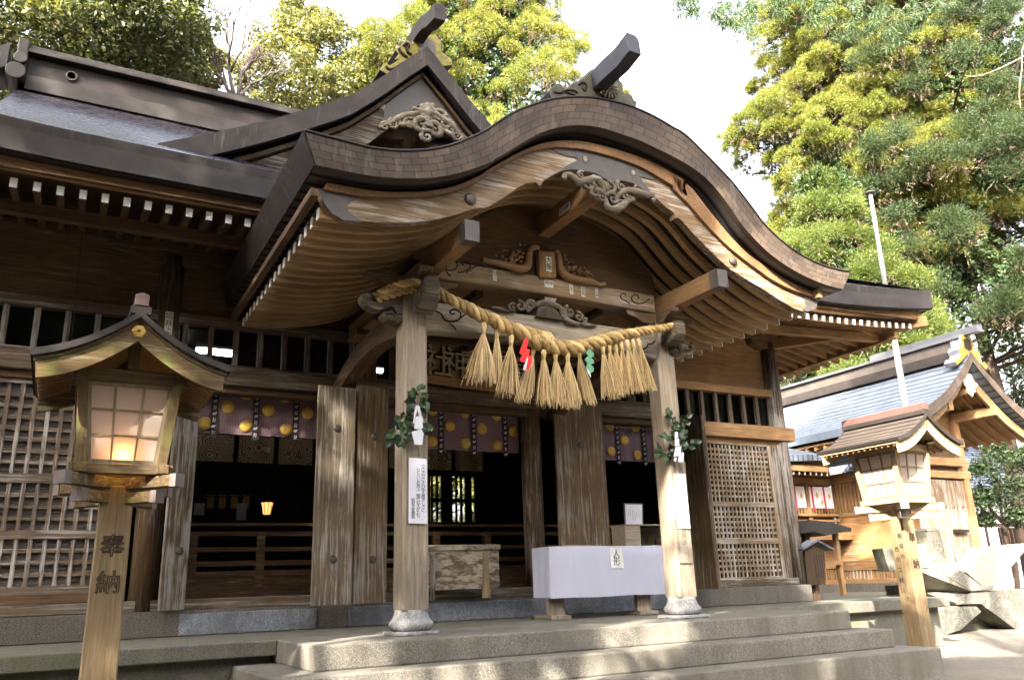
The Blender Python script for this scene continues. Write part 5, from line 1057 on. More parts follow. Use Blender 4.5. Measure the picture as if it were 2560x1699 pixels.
# wing roof behind the hall corner
f=MB(); f.add([(16.2,15.9,3.55),(19.0,15.9,3.72),(20.2,18.5,4.6),(16.2,18.5,4.5),(16.2,15.9,3.38),(19.0,15.9,3.55),(20.2,18.5,4.4),(16.2,18.5,4.3)],[(0,1,2,3),(4,5,6,7),(0,1,5,4),(1,2,6,5),(0,3,7,4)]); sp(f,'wing_roof',M_sroof)
f=MB(); f.box(16.3,18.9,16.0,16.06,3.22,3.37); sp(f,'wing_eave_board',WT('x',.1))
for i in range(12):
    x=16.5+i*.22; f=MB(); f.beam((x,16.1,3.17),(x,17.0,3.35),.06,.08); f.beam((x,16.09,3.168),(x,16.0995,3.17),.058,.078,1); sp(f,'rafter',[WT('y',.05),M_white])
f=MB(); f.box(16.3,20.05,16.95,17.05,3.22,3.6); sp(f,'bay_wall',WT('x',.1))
# ================================================================ flagpole
fp=thing('flagpole','slender pale wooden flagpole with a dark cap rising beside the side hall','flagpole',(18.45,13,G0))
pt=oy('D',2008,447,13.0); pbm=oy('D',2090,940,13.0)
dd=(pt-pbm)/(pt.z-pbm.z); b0=pbm+dd*(-.2-pbm.z)
f=MB(); pts=[b0+(pt-b0)*(i/10) for i in range(11)]; f.tube(pts[:8],[.09-.003*i for i in range(8)],12); part(f,'pole',plain('pale_pole_wood',(.45,.39,.29),.6,.4,.12,3),True,parent=fp)
f=MB(); f.tube(pts[7:],[.069,.064,.058,.052],12); part(f,'pole_top',plain('grey_pole_top',(.12,.12,.11),.6,.4,.2,3),True,parent=fp); f=MB(); f.lathe(pt,[(.07,-.02),(.14,.0),(.14,.04),(.05,.06)],14); part(f,'pole_cap',M_cop,True,parent=fp)
f=MB(); f.box(b0.x-.2,b0.x+.2,12.8,13.2,G0,-.15); part(f,'pole_base',M_gran,parent=fp)
# ================================================================ small wooden notice board with roof
nbx=thing('notice_post','small dark roofed wooden notice board on a post beside the hall corner','sign',(12.55,11.3,0))
P=lambda x,y,z:V(12.55+x,11.3+y,z)
M_nbd=wood('#33261a','#6a5236','z',.15)
f=MB(); f.box(12.5,12.6,11.27,11.36,.0,.55); part(f,'post',WD('z',.2),parent=nbx)
tl=oy('s',272,745,11.25); tr=oy('s',462,735,11.25); br=oy('s',474,1065,11.25); bl=oy('s',300,1075,11.25)
f=MB(); f.prism([tl,V((tl.x+tr.x)/2,11.25,tl.z+.1),tr,br,bl],(0,.05,0)); part(f,'board',M_nbd,bevel=.004,parent=nbx)
w=(tr.x-tl.x)/2; mxx=(tl.x+tr.x)/2
for s in(-1,1):
    f=MB(); f.prism([V(mxx,11.15,tl.z+.20),V(mxx+s*(w+.16),11.15,tl.z+.03),V(mxx+s*(w+.16),11.15,tl.z-.005),V(mxx,11.15,tl.z+.16)],(0,.25,0)); part(f,'roof_board',plain('slate_copper',(.07,.07,.085),.45,.5,.3,6),parent=nbx)
for i,n_ in enumerate((7,13,13,12,12)):
    f=MB(); x=tr.x-.05-i*.065
    z=tl.z-.08
    for _ in range(n_):
        f.box(x-.013,x+.013,11.247,11.2495,z-.022,z); f.box(x-.016,x+.016,11.2465,11.2492,z-.009,z-.005); z-=.034
    part(f,'lettering',M_ink,parent=nbx)
# roofed rack behind it
rk=thing('roofed_rack','low open rack with a dark sagging copper roof behind the notice board','rack',(14.6,13.2,0))
c=oy('s',415,555,13.2); f=MB()
l=oy('s',185,585,13.2); r__=oy('s',650,560,13.2)
f.prism([V(l.x,13.0,l.z),V((l.x+c.x)/2-.1,13.0,c.z+.22),V(c.x+.2,13.0,c.z+.17),V(r__.x,13.0,r__.z+.06),V(r__.x,13.0,r__.z-.02),V(c.x+.35,13.0,c.z-.06),V(c.x,13.0,c.z-.12),V((l.x+c.x)/2,13.0,c.z-.04)],(0,.7,0)); part(f,'rack_roof',M_cop,parent=rk)
p_=oy('s',303,640,13.2); f=MB(); f.box(p_.x-.07,p_.x+.07,13.2,13.32,0,c.z+.05); part(f,'rack_post',WD('z',.2),parent=rk); f=MB(); f.box(r__.x-.2,r__.x-.1,13.3,13.4,0,r__.z); part(f,'rack_post',WT('z',.2),parent=rk); f=MB(); f.box(p_.x,r__.x-.15,13.25,13.35,c.z-.75,c.z-.65); part(f,'rack_rail',WT('x',.2),parent=rk)
# ================================================================ granite pedestal and folded concrete slabs
M_gp=granite('lichen_granite',(.10,.09,.073),(.17,.155,.13),.55,45,(.06,.055,.035))
c=oy('s',1440,530,11.6); x2=oy('s',1562,530,11.6).x; ped=thing('granite_pedestal','squat rough granite pedestal block behind the sunlit lantern','pedestal',(c.x+.3,12.1,G0))
f=MB(); f.hexa([V(c.x-.06,11.56,G0),V(x2+.12,11.56,G0),V(x2+.12,12.5,G0),V(c.x-.06,12.5,G0),V(c.x,11.6,c.z-.06),V(x2,11.6,c.z-.06),V(x2,12.42,c.z-.06),V(c.x,12.42,c.z-.06)]); part(f,'block',M_gp,bevel=.03,parent=ped)
f=MB(); f.hexa([V(c.x,11.6,c.z-.058),V(x2,11.6,c.z-.058),V(x2,12.42,c.z-.058),V(c.x,12.42,c.z-.058),V(c.x+.05,11.65,c.z+.01),V(x2-.05,11.65,c.z+.01),V(x2-.05,12.37,c.z+.01),V(c.x+.05,12.37,c.z+.01)]); part(f,'bevelled_top',M_gp,parent=ped)
f=MB(); a=oy('s',1385,500,12.0)
for x in(a.x,a.x+.14): f.tube([V(x,12.0,c.z-.05),V(x,12.0,c.z+.6)],.03,8)
part(f,'steel_pipe',plain('steel_pipe',(.35,.35,.36),.35,.5,.1,5,.7),parent=ped)
M_fc=granite('pale_weathered_concrete',(.078,.074,.063),(.122,.116,.10),.5,40,(.26,.25,.19),0)
fc=thing('folded_slabs','pale angular concrete slabs crossing in an X beside the gravel','concrete structure',(16.8,11,G0))
YF=11.0; q=lambda x,y,Y=YF: oy('s',x,y,Y)
# upper arm: wide slab falling to the right; front edge lit, underside visible
f=MB(); a=[q(1010,720),q(1420,675),q(1960,1080),q(2090,1072),q(2060,1115),q(1860,1130),q(1490,905),q(1080,940)]
f.prism(a,(0.25,.45,0)); part(f,'slab_arm',M_fc,bevel=.01,parent=fc)
f=MB(); f.hexa([q(1330,925),q(1490,910),q(1860,1133),q(1440,1140,YF+.5)]+[q(1330,918,YF+.6),q(1490,905,YF+.6),q(1860,1128,YF+.6),q(1500,1100,YF+1.0)]); part(f,'slab_underside',M_fc,parent=fc)
f=MB(); f.prism([q(1440,1145,YF+.35),q(1850,1136,YF+.1),q(1745,1252,YF+.1),q(1600,1262,YF+.35)],(.1,.5,0)); part(f,'slab_lower_face',M_fc,parent=fc)
f=MB(); f.prism([q(1805,945,YF+.5),q(2030,705,YF+.5),q(2420,670,YF+.5),q(2420,740,YF+.5),q(2360,760,YF+.5),q(2190,960,YF+.5),q(2090,1072,YF+.5),q(1960,1078,YF+.5)],(.2,.6,0)); part(f,'slab_arm',granite('speckled_concrete',(.13,.12,.095),(.25,.235,.2),.6,40,(.16,.15,.10)),bevel=.01,parent=fc)
f=MB(); f.prism([q(1860,1132,YF+.05),q(2420,1105,YF+.05),q(2420,1580,YF+.05),q(2300,1508,YF+.05),q(1950,1250,YF+.05),q(1745,1255,YF+.05)],(.1,.7,0)); part(f,'slab_block',M_fc,bevel=.01,parent=fc)
f=MB(); f.prism([q(1600,1275,YF+.12),q(1905,1262,YF+.12),q(1955,1325,YF+.12),q(1760,1500,YF+.12),q(1690,1522,YF+.12),q(1600,1560,YF+.12)],(.1,.6,0)); part(f,'slab_leg',M_fc,bevel=.01,parent=fc)
f=MB(); f.box(q(1600,1500).x,q(2420,1500).x,YF+.75,YF+1.2,G0,.2); part(f,'rear_wall',granite('dark_concrete',(.10,.09,.075),(.16,.15,.12),.5,40),parent=fc)
# ================================================================ white plastered house far right
hs=thing('plastered_house','white plastered house with dark timbers and blue tiled roof at the far right','house',(44,27,0))
f=MB(); f.box(38.5,52,26,32,-.5,4.3); part(f,'wall',plain('white_plaster',(.62,.62,.64),.8,.2,.08,3),parent=hs)
for x in(38.6,40.2,41.6,43.2,45.2): f=MB(); f.box(x-.09,x+.09,25.95,25.998,0,4.2); part(f,'timber_post',WD('z'),parent=hs)
for z in(1.0,2.55,4.0): f=MB(); f.box(38.4,52,25.94,25.99,z,z+.16); part(f,'timber_rail',WD('x'),parent=hs)
f=MB(); f.box(42.6,45,25.97,25.995,1.2,2.5); w_=part(f,'window',M_black,parent=hs); f=MB()
for i in range(7): f.box(42.7+i*.35,42.75+i*.35,25.93,25.965,1.2,2.5)
part(f,'window_bars',WX('z'),parent=w_)
f=MB(); f.prism([V(37.6,25,4.2),V(37.6,29,7.4),V(37.6,33,4.2),V(37.6,33,4.0),V(37.6,29,7.1),V(37.6,25,4.0)],(15,0,0)); part(f,'roof',copper_roof('blue_roof_tiles','y',.24,(.11,.13,.2),.35),parent=hs)
# ================================================================ ground
def ground_mat():
    t=NT('gravel_ground'); co=t.coord(); n1=t.noise(co,55,3,.6); n2=t.noise(co,1.1,5,.6); v=t.n('TexVoronoi'); t.l(co,v.inputs['Vector']); v.inputs['Scale'].default_value=45
    c=t.ramp(n1,[(.3,(.10,.088,.072,1)),(.55,(.165,.147,.122,1)),(.75,(.24,.22,.19,1))]); c=t.mix(1.,c,t.ramp(n2,[(.3,(.75,.75,.74,1)),(.7,(1.1,1.08,1.05,1))]),'MULTIPLY')
    t.pbsdf(c,.9,.2,t.bump(t.math('ADD',n1,v.outputs['Distance']),.7,.02)); return t.m
f=MB(); f.add([(-300,-300,G0),(400,-300,G0),(400,500,G0),(-300,500,G0)],[(0,1,2,3)]); g=f.build('ground',ground_mat(),recalc=False); g['kind']='structure'
# ================================================================ trees
def quads(name,v4,mat,parent):
    n=len(v4); v=np.ascontiguousarray(v4.reshape(-1,3),dtype=np.float32); me=bpy.data.meshes.new(name)
    me.vertices.add(n*4); me.vertices.foreach_set('co',v.ravel()); me.loops.add(n*4); me.loops.foreach_set('vertex_index',np.arange(n*4,dtype=np.int32))
    me.polygons.add(n); me.polygons.foreach_set('loop_start',np.arange(0,n*4,4,dtype=np.int32)); me.update(); me.validate()
    mats=mat if isinstance(mat,list) else [mat]
    for m in mats: me.materials.append(m)
    o=bpy.data.objects.new(name,me); COL.objects.link(o); attach(o,parent); return o
def unit(a): return a/np.maximum(1e-9,np.linalg.norm(a,axis=1,keepdims=True))
def blades(cen,rad,per,ln,wd,up=.55,droop=0,spread=.9):
    # tufts: narrow needle sprays radiating up and out from every clump centre
    N=len(cen); c=np.repeat(cen,per,0); r=np.repeat(rad,per)[:,None]; M=len(c)
    d=unit(RNG.normal(size=(M,3))); d[:,2]=np.abs(d[:,2])*up+d[:,2]*(1-up); d=unit(d)
    base=c+d*r*RNG.uniform(.15,.95,(M,1))*np.array([1,1,.75])
    dr=unit(d*spread+np.array([0,0,.35-droop])+RNG.normal(size=(M,3))*.35)
    L=ln*RNG.uniform(.6,1.3,(M,1)); s=unit(np.cross(dr,RNG.normal(size=(M,3))))*wd*RNG.uniform(.6,1.3,(M,1))
    t=base+dr*L; m=base+dr*L*.5
    return np.stack([base-s*.4,m+s,t,m-s],1)
def furry(cen,rad,per,ln,wd):
    # pom-pom cushions of fine needles standing off the cushion surface, brushed upwards
    c=np.repeat(cen,per,0); r=np.repeat(rad,per)[:,None]; M=len(c)
    d=unit(RNG.normal(size=(M,3))+np.array([0,0,.45])); b=c+d*r*RNG.uniform(.25,.95,(M,1))*np.array([1,1,.8])
    dr=unit(d+np.array([0,0,.42])+RNG.normal(size=(M,3))*.24); L=ln*RNG.uniform(.55,1.3,(M,1)); s=unit(np.cross(dr,RNG.normal(size=(M,3))))*wd*RNG.uniform(.7,1.3,(M,1))
    t=b+dr*L; t[:,2]-=L[:,0]*.18; m=b+dr*L*.5
    return np.stack([b-s*.6,m+s,t,m-s],1)
def plumes(cen,rad,npl,nb,ln=.15,wd=.016,axl=.55,out=None,droop=0.):
    # feathery sprays: every clump carries plumes, every plume is an axis set with short needles
    N=len(cen); c=np.repeat(cen,npl,0); r=np.repeat(rad,npl)[:,None]; M=len(c)
    o=np.repeat(out,npl,0) if out is not None else 0
    d=unit(RNG.normal(size=(M,3))+np.array([0,0,.55])); a=unit(d*.9+o*.75+np.array([0,0,.25-droop])+RNG.normal(size=(M,3))*.25)
    b0=c+d*r*RNG.uniform(.2,.85,(M,1))*np.array([1,1,.7]); L=axl*r*RNG.uniform(.6,1.25,(M,1))
    a2=np.repeat(a,nb,0); t=RNG.uniform(.05,1,(M*nb,1)); P=np.repeat(b0,nb,0)+a2*np.repeat(L,nb,0)*t
    P[:,2]-= (np.repeat(L,nb,0)*t*t)[:,0]*.28
    dr=unit(a2*.9+RNG.normal(size=P.shape)*.42); l=ln*RNG.uniform(.6,1.25,(len(P),1))*(1.15-.5*t); s=unit(np.cross(dr,RNG.normal(size=P.shape)))*wd*RNG.uniform(.7,1.3,(len(P),1))
    m=P+dr*l*.45; return np.stack([P-s*.5,m+s,P+dr*l,m-s],1)
def leaves(cen,rad,per,sz,flat=.7):
    c=np.repeat(cen,per,0); r=np.repeat(rad,per)[:,None]; M=len(c)
    d=unit(RNG.normal(size=(M,3))); p=c+d*r*RNG.uniform(.45,1.05,(M,1))*np.array([1,1,flat])
    nrm=unit(d*.7+np.array([0,0,.7])+RNG.normal(size=(M,3))*.6); a=unit(np.cross(nrm,RNG.normal(size=(M,3)))); b=np.cross(nrm,a)
    L=sz*RNG.uniform(.6,1.3,(M,1)); return np.stack([p-a*L,p+b*L*.5,p+a*L,p-b*L*.5],1)
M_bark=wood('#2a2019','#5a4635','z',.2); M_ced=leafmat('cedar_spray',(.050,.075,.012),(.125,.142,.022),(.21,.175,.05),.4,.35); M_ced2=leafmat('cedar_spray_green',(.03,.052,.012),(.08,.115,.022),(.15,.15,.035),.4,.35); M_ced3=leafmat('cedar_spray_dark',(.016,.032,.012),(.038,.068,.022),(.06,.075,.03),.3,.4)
M_ced4=leafmat('cedar_spray_shaded',(.008,.018,.006),(.022,.042,.011),(.055,.062,.018),.3,.4)  # shade on the right-hand cedar put into these darker greens
M_bd2=leafmat('broadleaf_mid',(.032,.044,.018),(.075,.09,.036),(.15,.15,.06),.3,.4,.5)
M_dead=leafmat('withered_sprays',(.07,.045,.03),(.15,.105,.075),(.26,.20,.165),.25,.6)
M_bl=leafmat('broadleaf_light',(.045,.055,.018),(.105,.11,.038),(.19,.18,.08),.35,.5,.45); M_bd=leafmat('broadleaf_dark',(.016,.026,.012),(.036,.052,.022),(.075,.08,.03),.25,.4,.5)
def trunk(base,top,r,parent,limbs=(),lr=.12):
    f=MB(); b=Vector(base);t=Vector(top); f.tube([b+(t-b)*(i/8)+V(.12*math.sin(i*1.3)*(0<i<8),.1*math.cos(i*1.7)*(0<i<8),0) for i in range(9)],[r*(1-.85*i/8) for i in range(9)],9)
    part(f,'trunk',M_bark,True,parent=parent)
    if limbs:
        f=MB()
        for p,q in limbs:
            p=Vector(p);q=Vector(q); m=p.lerp(q,.5)+V(random.gauss(0,.2),random.gauss(0,.2),random.gauss(.2,.2)); f.tube(resample([p,m,q],7),[lr*(1-.13*i) for i in range(7)],5)
        part(f,'limbs',M_bark,True,parent=parent)
def cedar(lab,cx,cy,zb,zt,R,mat,ncl,per=80,seed=1,dead=.22,prof=None,ln=.18,wd=.0115,crad=(.26,.46),bsz=.74,group='cedar trees behind the hall'):
    global RNG; RNG=np.random.default_rng(seed); rs=random.Random(seed)
    r_=thing('cedar_tree',lab,'tree',(cx,cy,G0),group)
    prof=prof or (lambda u: (1-u**1.7)*(.75+.25*math.sin(6*u+seed)**2))
    cs=[];rr=[];limbs=[]
    for i in range(max(8,ncl//8)):
        u=rs.random()**1.1; z=zb+(zt-zb)*u; a=rs.uniform(0,6.283) if rs.random()<.3 else rs.uniform(-3.5,-.5); k=rs.uniform(.74,.97) if rs.random()<.85 else rs.uniform(.4,.7)
        rad=R*prof(u)*k*(1+.10*math.sin(3*a+z*.8+seed)+.07*math.sin(5*a-z*1.3)); br=rs.uniform(.8,1.55)*bsz*(1-.3*u); bc=Vector((cx+rad*math.cos(a),cy+rad*math.sin(a),z)); o=Vector((math.cos(a),math.sin(a),0))
        if len(limbs)<70: limbs.append(((cx,cy,z-br),tuple(bc-V(0,0,br*.35))))
        for _ in range(9):
            d=Vector((rs.gauss(0,1),rs.gauss(0,1),abs(rs.gauss(.25,.8)))).normalized(); d=(d+o*.55).normalized()
            p=bc+V(d.x*br,d.y*br,d.z*br*.8)*rs.uniform(.75,1.05); cs.append(tuple(p)); rr.append(rs.uniform(*crad)*min(1,br))
    cs=np.array(cs);rr=np.array(rr)
    quads('crown',furry(cs,rr,per,ln,wd),mat,r_)
    ki=[(cx+(x-cx)*q,cy+(y-cy)*q,z-.3) for (x,y,z) in cs[::4] for q in (rs.uniform(.3,.72),)]
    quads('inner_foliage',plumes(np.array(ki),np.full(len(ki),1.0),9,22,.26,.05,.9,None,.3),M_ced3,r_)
    if dead:
        k=RNG.random(len(cs))<.5; c2=cs[k]-np.array([0,0,1])*rr[k][:,None]*.9; c2[:,:2]=(c2[:,:2]-[cx,cy])*.93+[cx,cy]; quads('withered_sprays',plumes(c2,rr[k]*.8,3,int(per*dead*.22)+4,ln*.7,wd*1.3,1.1,None,1.1),M_dead,r_)
    trunk((cx,cy,G0),(cx,cy,zt-1),.45,r_,limbs); return r_
def broad(lab,blobs,mat,per,sz,base,seed,group='broadleaf trees behind the hall',trunkr=.3,sub=7):
    global RNG; RNG=np.random.default_rng(seed); rs=random.Random(seed); r_=thing('broadleaf_tree',lab,'tree',(base[0],base[1],G0),group)
    cs=[];rr=[];limbs=[]
    for (x,y,z,R) in blobs:
        limbs.append(((base[0],base[1],max(z-R*1.6,G0+1)),(x,y,z-R*.2)))
        for _ in range(int(sub*max(1,R*R))):
            d=Vector((rs.gauss(0,1),rs.gauss(0,1),rs.gauss(.25,.8))).normalized(); k=rs.uniform(.55,1.0)
            cs.append((x+d.x*R*k,y+d.y*R*k,z+d.z*R*k*.85)); rr.append(rs.uniform(.32,.6)*min(1.3,.55+R*.3))
    quads('crown',leaves(np.array(cs),np.array(rr),per,sz),mat,r_)
    top=max(b[2] for b in blobs); trunk((base[0],base[1],G0),(sum(b[0] for b in blobs)/len(blobs),sum(b[1] for b in blobs)/len(blobs),top-.5),trunkr,r_,limbs,.1); return r_
def at(x,y,Y): p=oy('D',x,y,Y); return (p.x,p.y,p.z)
# centre cedar above the roofs
a=at(815,150,31); b=at(1395,150,31); R0=(b[0]-a[0])/2; c=((a[0]+b[0])/2,31+0,0)
zt=at(1090,0,31)[2]; zb=at(1090,330,31)[2]
cedar('big sunlit yellow green cedar rising above the two roof ridges',c[0]+.4,33,zb-5,zt+11,R0*1.2,M_ced,2300,230,3,.3)
# right cedars
def cedar_px(lab,xl,xr,y,ytop,ybot,Y,mat,ncl,seed,**kw):
    a=at(xl,y,Y);b=at(xr,y,Y); return cedar(lab,(a[0]+b[0])/2,Y+(b[0]-a[0])*.15,at((xl+xr)/2,ybot,Y)[2],at((xl+xr)/2,ytop,Y)[2],(b[0]-a[0])/2,mat,ncl,seed=seed,**kw)
col=lambda u:(.62+.38*math.sin(2.6*u+.5))*(1 if u<.75 else 1-(u-.75)*2)
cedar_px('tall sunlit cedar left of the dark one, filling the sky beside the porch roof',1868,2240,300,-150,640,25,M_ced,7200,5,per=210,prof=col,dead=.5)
cedar_px('green cedar at the upper right, its shade put into darker foliage',2085,2480,420,-120,760,21,M_ced4,1900,8,per=260,prof=col,crad=(.5,.9),dead=.25)
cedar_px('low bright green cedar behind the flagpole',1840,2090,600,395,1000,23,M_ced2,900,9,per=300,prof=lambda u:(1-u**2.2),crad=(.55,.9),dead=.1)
# left side
P_=lambda x,y,Y,r:(*at(x,y,Y),r)
broad('dark shaded broadleaf tree at the upper left above the long roof ridge',[P_(-40,60,26,3.4),P_(120,20,26,3.2),P_(60,190,27,2.6),P_(230,120,27,2.8),P_(330,40,27,2.6),P_(200,-60,26,3),P_(350,170,28,2.0),P_(280,220,28,1.6),P_(410,60,28,1.6)],M_bd2,95,.10,at(180,600,29),21,sub=10)
broad('small yellow green broadleaf tree above the ridge, left of the bare tree',[P_(425,185,30,1.25),P_(455,215,30,.9),P_(395,205,30,.9),P_(440,130,31,1.3),P_(415,50,32,1.0),P_(390,0,32,1.1)],M_bl,110,.085,at(430,500,31),22,sub=15)
broad('pale green broadleaf tree between the bare tree and the gable',[P_(655,95,32,1.3),P_(705,85,32,1.6),P_(585,175,32,1.1),P_(660,180,31,2.0),P_(760,130,32,1.7),P_(730,230,31,1.8),P_(640,250,31,1.4),P_(800,210,31,1.5),P_(850,150,31,1.4),P_(515,150,33,.5),P_(690,30,33,.9),P_(740,50,33,1.0)],M_bl,110,.085,at(690,600,33),23,sub=13)
# bare tree
broad('leafy green hedge tree behind the shrine hall, glimpsed through its back window',[(8.2,26,2.0,1.4),(9.6,26,2.2,1.5),(11.0,26.4,2.0,1.5),(9.0,26.5,3.8,1.4),(10.5,26.5,3.8,1.4),(8.4,27,5.2,1.3),(10,27,5.4,1.4),(11.6,27,4.8,1.3),(12.4,26.5,3.4,1.5),(13.6,26.5,4.2,1.6),(12.8,27,5.6,1.5),(13,26.2,2.2,1.4)],M_bl,60,.13,(9.6,28),35,sub=10)
bt=thing('bare_tree','leafless grey tree between the green crowns left of the gable','tree',at(560,600,29)); f=MB()
def twig(p,d,L,r,depth,rs):
    q=p+d*L; f.tube([p,p.lerp(q,.5)+V(rs.gauss(0,.06),0,rs.gauss(0,.06))*L,q],[r,r*.85,r*.65],5)
    if depth:
        for _ in range(rs.choice((2,3,3))):
            twig(p.lerp(q,rs.uniform(.55,1)),(d+V(rs.gauss(0,.42),rs.gauss(0,.42),rs.gauss(.12,.3))).normalized(),L*rs.uniform(.55,.8),r*.62,depth-1,rs)
rs=random.Random(12)
b_=Vector(at(548,620,29)); t_=Vector(at(545,235,29)); f.tube([V(b_.x,b_.y,G0),b_,t_],[.26,.22,.14],7)
for x,y in((505,165),(560,150),(590,180),(520,110)):
    e=Vector(at(x,y,29)); twig(t_,(e-t_).normalized(),(e-t_).length*.8,.085,5,rs)
part(f,'trunk',plain('grey_bark',(.06,.045,.04),.9),True,parent=bt,recalc=False)
# far right dark broadleaf trees, loose with sky showing through
broad('loose dark tree with sky gaps at the far right behind the side hall',[P_(2260,560,33,1.8),P_(2330,500,33,1.6),P_(2200,640,34,1.6),P_(2340,640,33,1.5),P_(2290,740,34,1.5),P_(2170,560,34,1.3),P_(2240,690,35,1.2),P_(2360,800,32,1.6)],M_bd,24,.17,at(2290,1100,34),31,sub=7)
broad('dense dark green tree at the right edge beside the side hall gable',[P_(2330,880,30,1.6),P_(2370,960,30,1.9),P_(2290,950,32,1.0),P_(2390,820,31,1.5)],M_bd,50,.14,at(2400,1200,31),32,sub=10)
broad('green tree seen between the eave and the side hall ridge',[P_(1960,860,36,1.9),P_(1880,880,36,1.6),P_(2060,820,36,1.8),P_(2120,760,37,1.8),P_(1830,870,36,1.4),P_(1980,760,38,2.0)],M_bd,36,.17,at(1950,1200,38),33,sub=8)
broad('small leafy garden tree in front of the plastered house',[P_(2285,1085,19.5,.75),P_(2340,1130,19.5,.8),P_(2270,1150,20,.55),P_(2370,1060,19.5,.7),P_(2300,1040,20.5,.55),P_(2350,1190,19.5,.45),P_(2265,1195,20.5,.4)],leafmat('garden_leaf_shaded',(.012,.024,.010),(.03,.05,.018),(.06,.09,.03),.2,.9,.45),60,.075,at(2330,1290,20),34,sub=22,trunkr=.12)  # the tree's shade is put into the dark leaf colour
# overhanging boughs from a near tree beyond the top of the frame
ob=thing('overhanging_bough','drooping dark cedar bough hanging into the top of the picture','tree branch',at(1690,-60,15)); RNG=np.random.default_rng(44)
cs=[];rr=[]
for x,y,n_ in((1580,0,12),(1600,12,8),(1660,22,14),(1690,50,12),(1715,68,6),(1730,25,12),(1800,-10,14),(1880,0,12),(1960,10,14),(2040,30,14),(1790,20,8),(1900,40,9),(1980,70,8),(2100,20,14),(2180,10,14),(2060,80,8)):
    for _ in range(n_): cs.append(at(x+random.gauss(0,18),y+random.gauss(0,15),15+random.gauss(0,.6))); rr.append(random.uniform(.12,.25))
quads('foliage',blades(np.array(cs),np.array(rr),42,.22,.014,up=.0,droop=1.3),M_ced3,ob)
f=MB()
for x0_,y0_,x1_,y1_ in((1560,-60,1720,0),(1700,-70,1960,20),(1900,-60,2180,20),(2363,-40,2030,60)):
    f.tube(resample([at(x0_,y0_,15),at((x0_+x1_)/2,(y0_+y1_)/2-12,15),at(x1_,y1_,15)],10),[.06-.005*i for i in range(10)],6)
part(f,'branch',M_bark,True,parent=ob)
bb=thing('bare_branch','pale leafless branch reaching in from the right edge','tree branch',at(2420,100,10)); f=MB()
f.tube(resample([at(2420,100,9),at(2340,142,9),at(2290,165,9),at(2255,176,9),at(2228,176,9)],14),[.022-.0012*i for i in range(14)],7); f.tube(resample([at(2400,60,9),at(2362,105,9),at(2358,160,9),at(2352,210,9),at(2355,250,9)],12),[.02-.001*i for i in range(12)],7)
part(f,'branch',plain('pale_bark',(.40,.31,.22),.8,.2,.3,30),True,parent=bb)
# ================================================================ light
SUN_AZ,SUN_EL=math.radians(50),math.radians(32)   # light travels towards +X+Y, sun behind the camera's left shoulder
L_=V(math.sin(SUN_AZ)*math.cos(SUN_EL),math.cos(SUN_AZ)*math.cos(SUN_EL),-math.sin(SUN_EL))
sd=bpy.data.lights.new('sun','SUN'); sd.energy=3.2; sd.angle=math.radians(.53); sd.color=(1,.93,.80); so=bpy.data.objects.new('sun',sd); COL.objects.link(so); so.rotation_euler=L_.to_track_quat('-Z','Y').to_euler(); so.location=(-20,-20,30)
w=bpy.data.worlds.new('World'); S.world=w; w.use_nodes=True; nt=w.node_tree; nt.nodes.clear(); sk=nt.nodes.new('ShaderNodeTexSky'); sk.sky_type='NISHITA'; sk.sun_disc=False; sk.sun_elevation=SUN_EL; sk.sun_rotation=math.atan2(-L_.x,-L_.y); sk.air_density=1.0; sk.dust_density=10.0; sk.ozone_density=0.0
bg=nt.nodes.new('ShaderNodeBackground'); bg.inputs[1].default_value=.085; ow=nt.nodes.new('ShaderNodeOutputWorld'); hs_=nt.nodes.new('ShaderNodeHueSaturation'); hs_.inputs['Saturation'].default_value=.42; hs_.inputs['Value'].default_value=1.35; nt.links.new(sk.outputs[0],hs_.inputs['Color']); nt.links.new(hs_.outputs[0],bg.inputs[0]); nt.links.new(bg.outputs[0],ow.inputs[0])
# shade trees behind the camera: clumps of foliage standing where they shade the hall front, with gaps that let the dapples through
RNG=np.random.default_rng(77); rs=random.Random(77)
LIT=[(oy('D',1830,1450,7.35),.55),(oy('c',1,1,1),0)]
def shade_tree(lab,base,recv,lits,ncl,tmin,tmax,seed,crad,per=46,sz=.17):
    global RNG; RNG=np.random.default_rng(seed); rs=random.Random(seed)
    r_=thing('shade_tree',lab,'tree',(base[0],base[1],G0),'tall trees behind the camera'); cs=[];rr=[]; tries=0
    while len(cs)<ncl and tries<ncl*20:
        tries+=1; p=recv(rs)
        r=rs.uniform(*crad)
        if any(((p-q)-L_*((p-q).dot(L_))).length<R+r*.8 for q,R in lits): continue
        t=rs.uniform(tmin,tmax); c=p-L_*t; cs.append(tuple(c)); rr.append(r)
    cs=np.array(cs);rr=np.array(rr); quads('crown',leaves(cs,rr,per,sz,1.0),M_bd,r_)
    b=Vector((base[0],base[1],G0)); tp=Vector(cs.mean(0)); trunk(b,tp,.3,r_,[(tuple(b.lerp(tp,.55)),tuple(cs[i])) for i in range(0,len(cs),22)],.045); return r_
LITS=[(oy(8,2010,1410,7.75),.16),(oy('D',1480,1462,7.6),.34),(oy('D',1010,1555,7.1),.26),(oy('D',1330,1545,7.0),.22),(oy('D',760,1490,7.75),.2),(oy('D',1900,1500,6.95),.10),(oy('D',1556,1210,8.3),.12),(oy('D',1545,1280,8.3),.11),(oy('D',1550,1130,8.3),.10),(oy('D',820,1460,7.8),.14),(oy('D',700,1530,7.4),.16),
 (oy('D',1080,395,YK),.16),(oy('D',1030,400,YK),.14),(oy('D',1720,620,YK+.3),.12),(oy('D',1790,670,YK+.3),.12),(oy('D',805,1000,10.6),.08),(oy('D',1900,640,YK),.14),(oy('D',1650,500,YK),.10),(oy('D',1690,540,YK),.1),(oy('D',1720,590,YK),.1),
 (oy('D',250,1530,7.2),.04)]
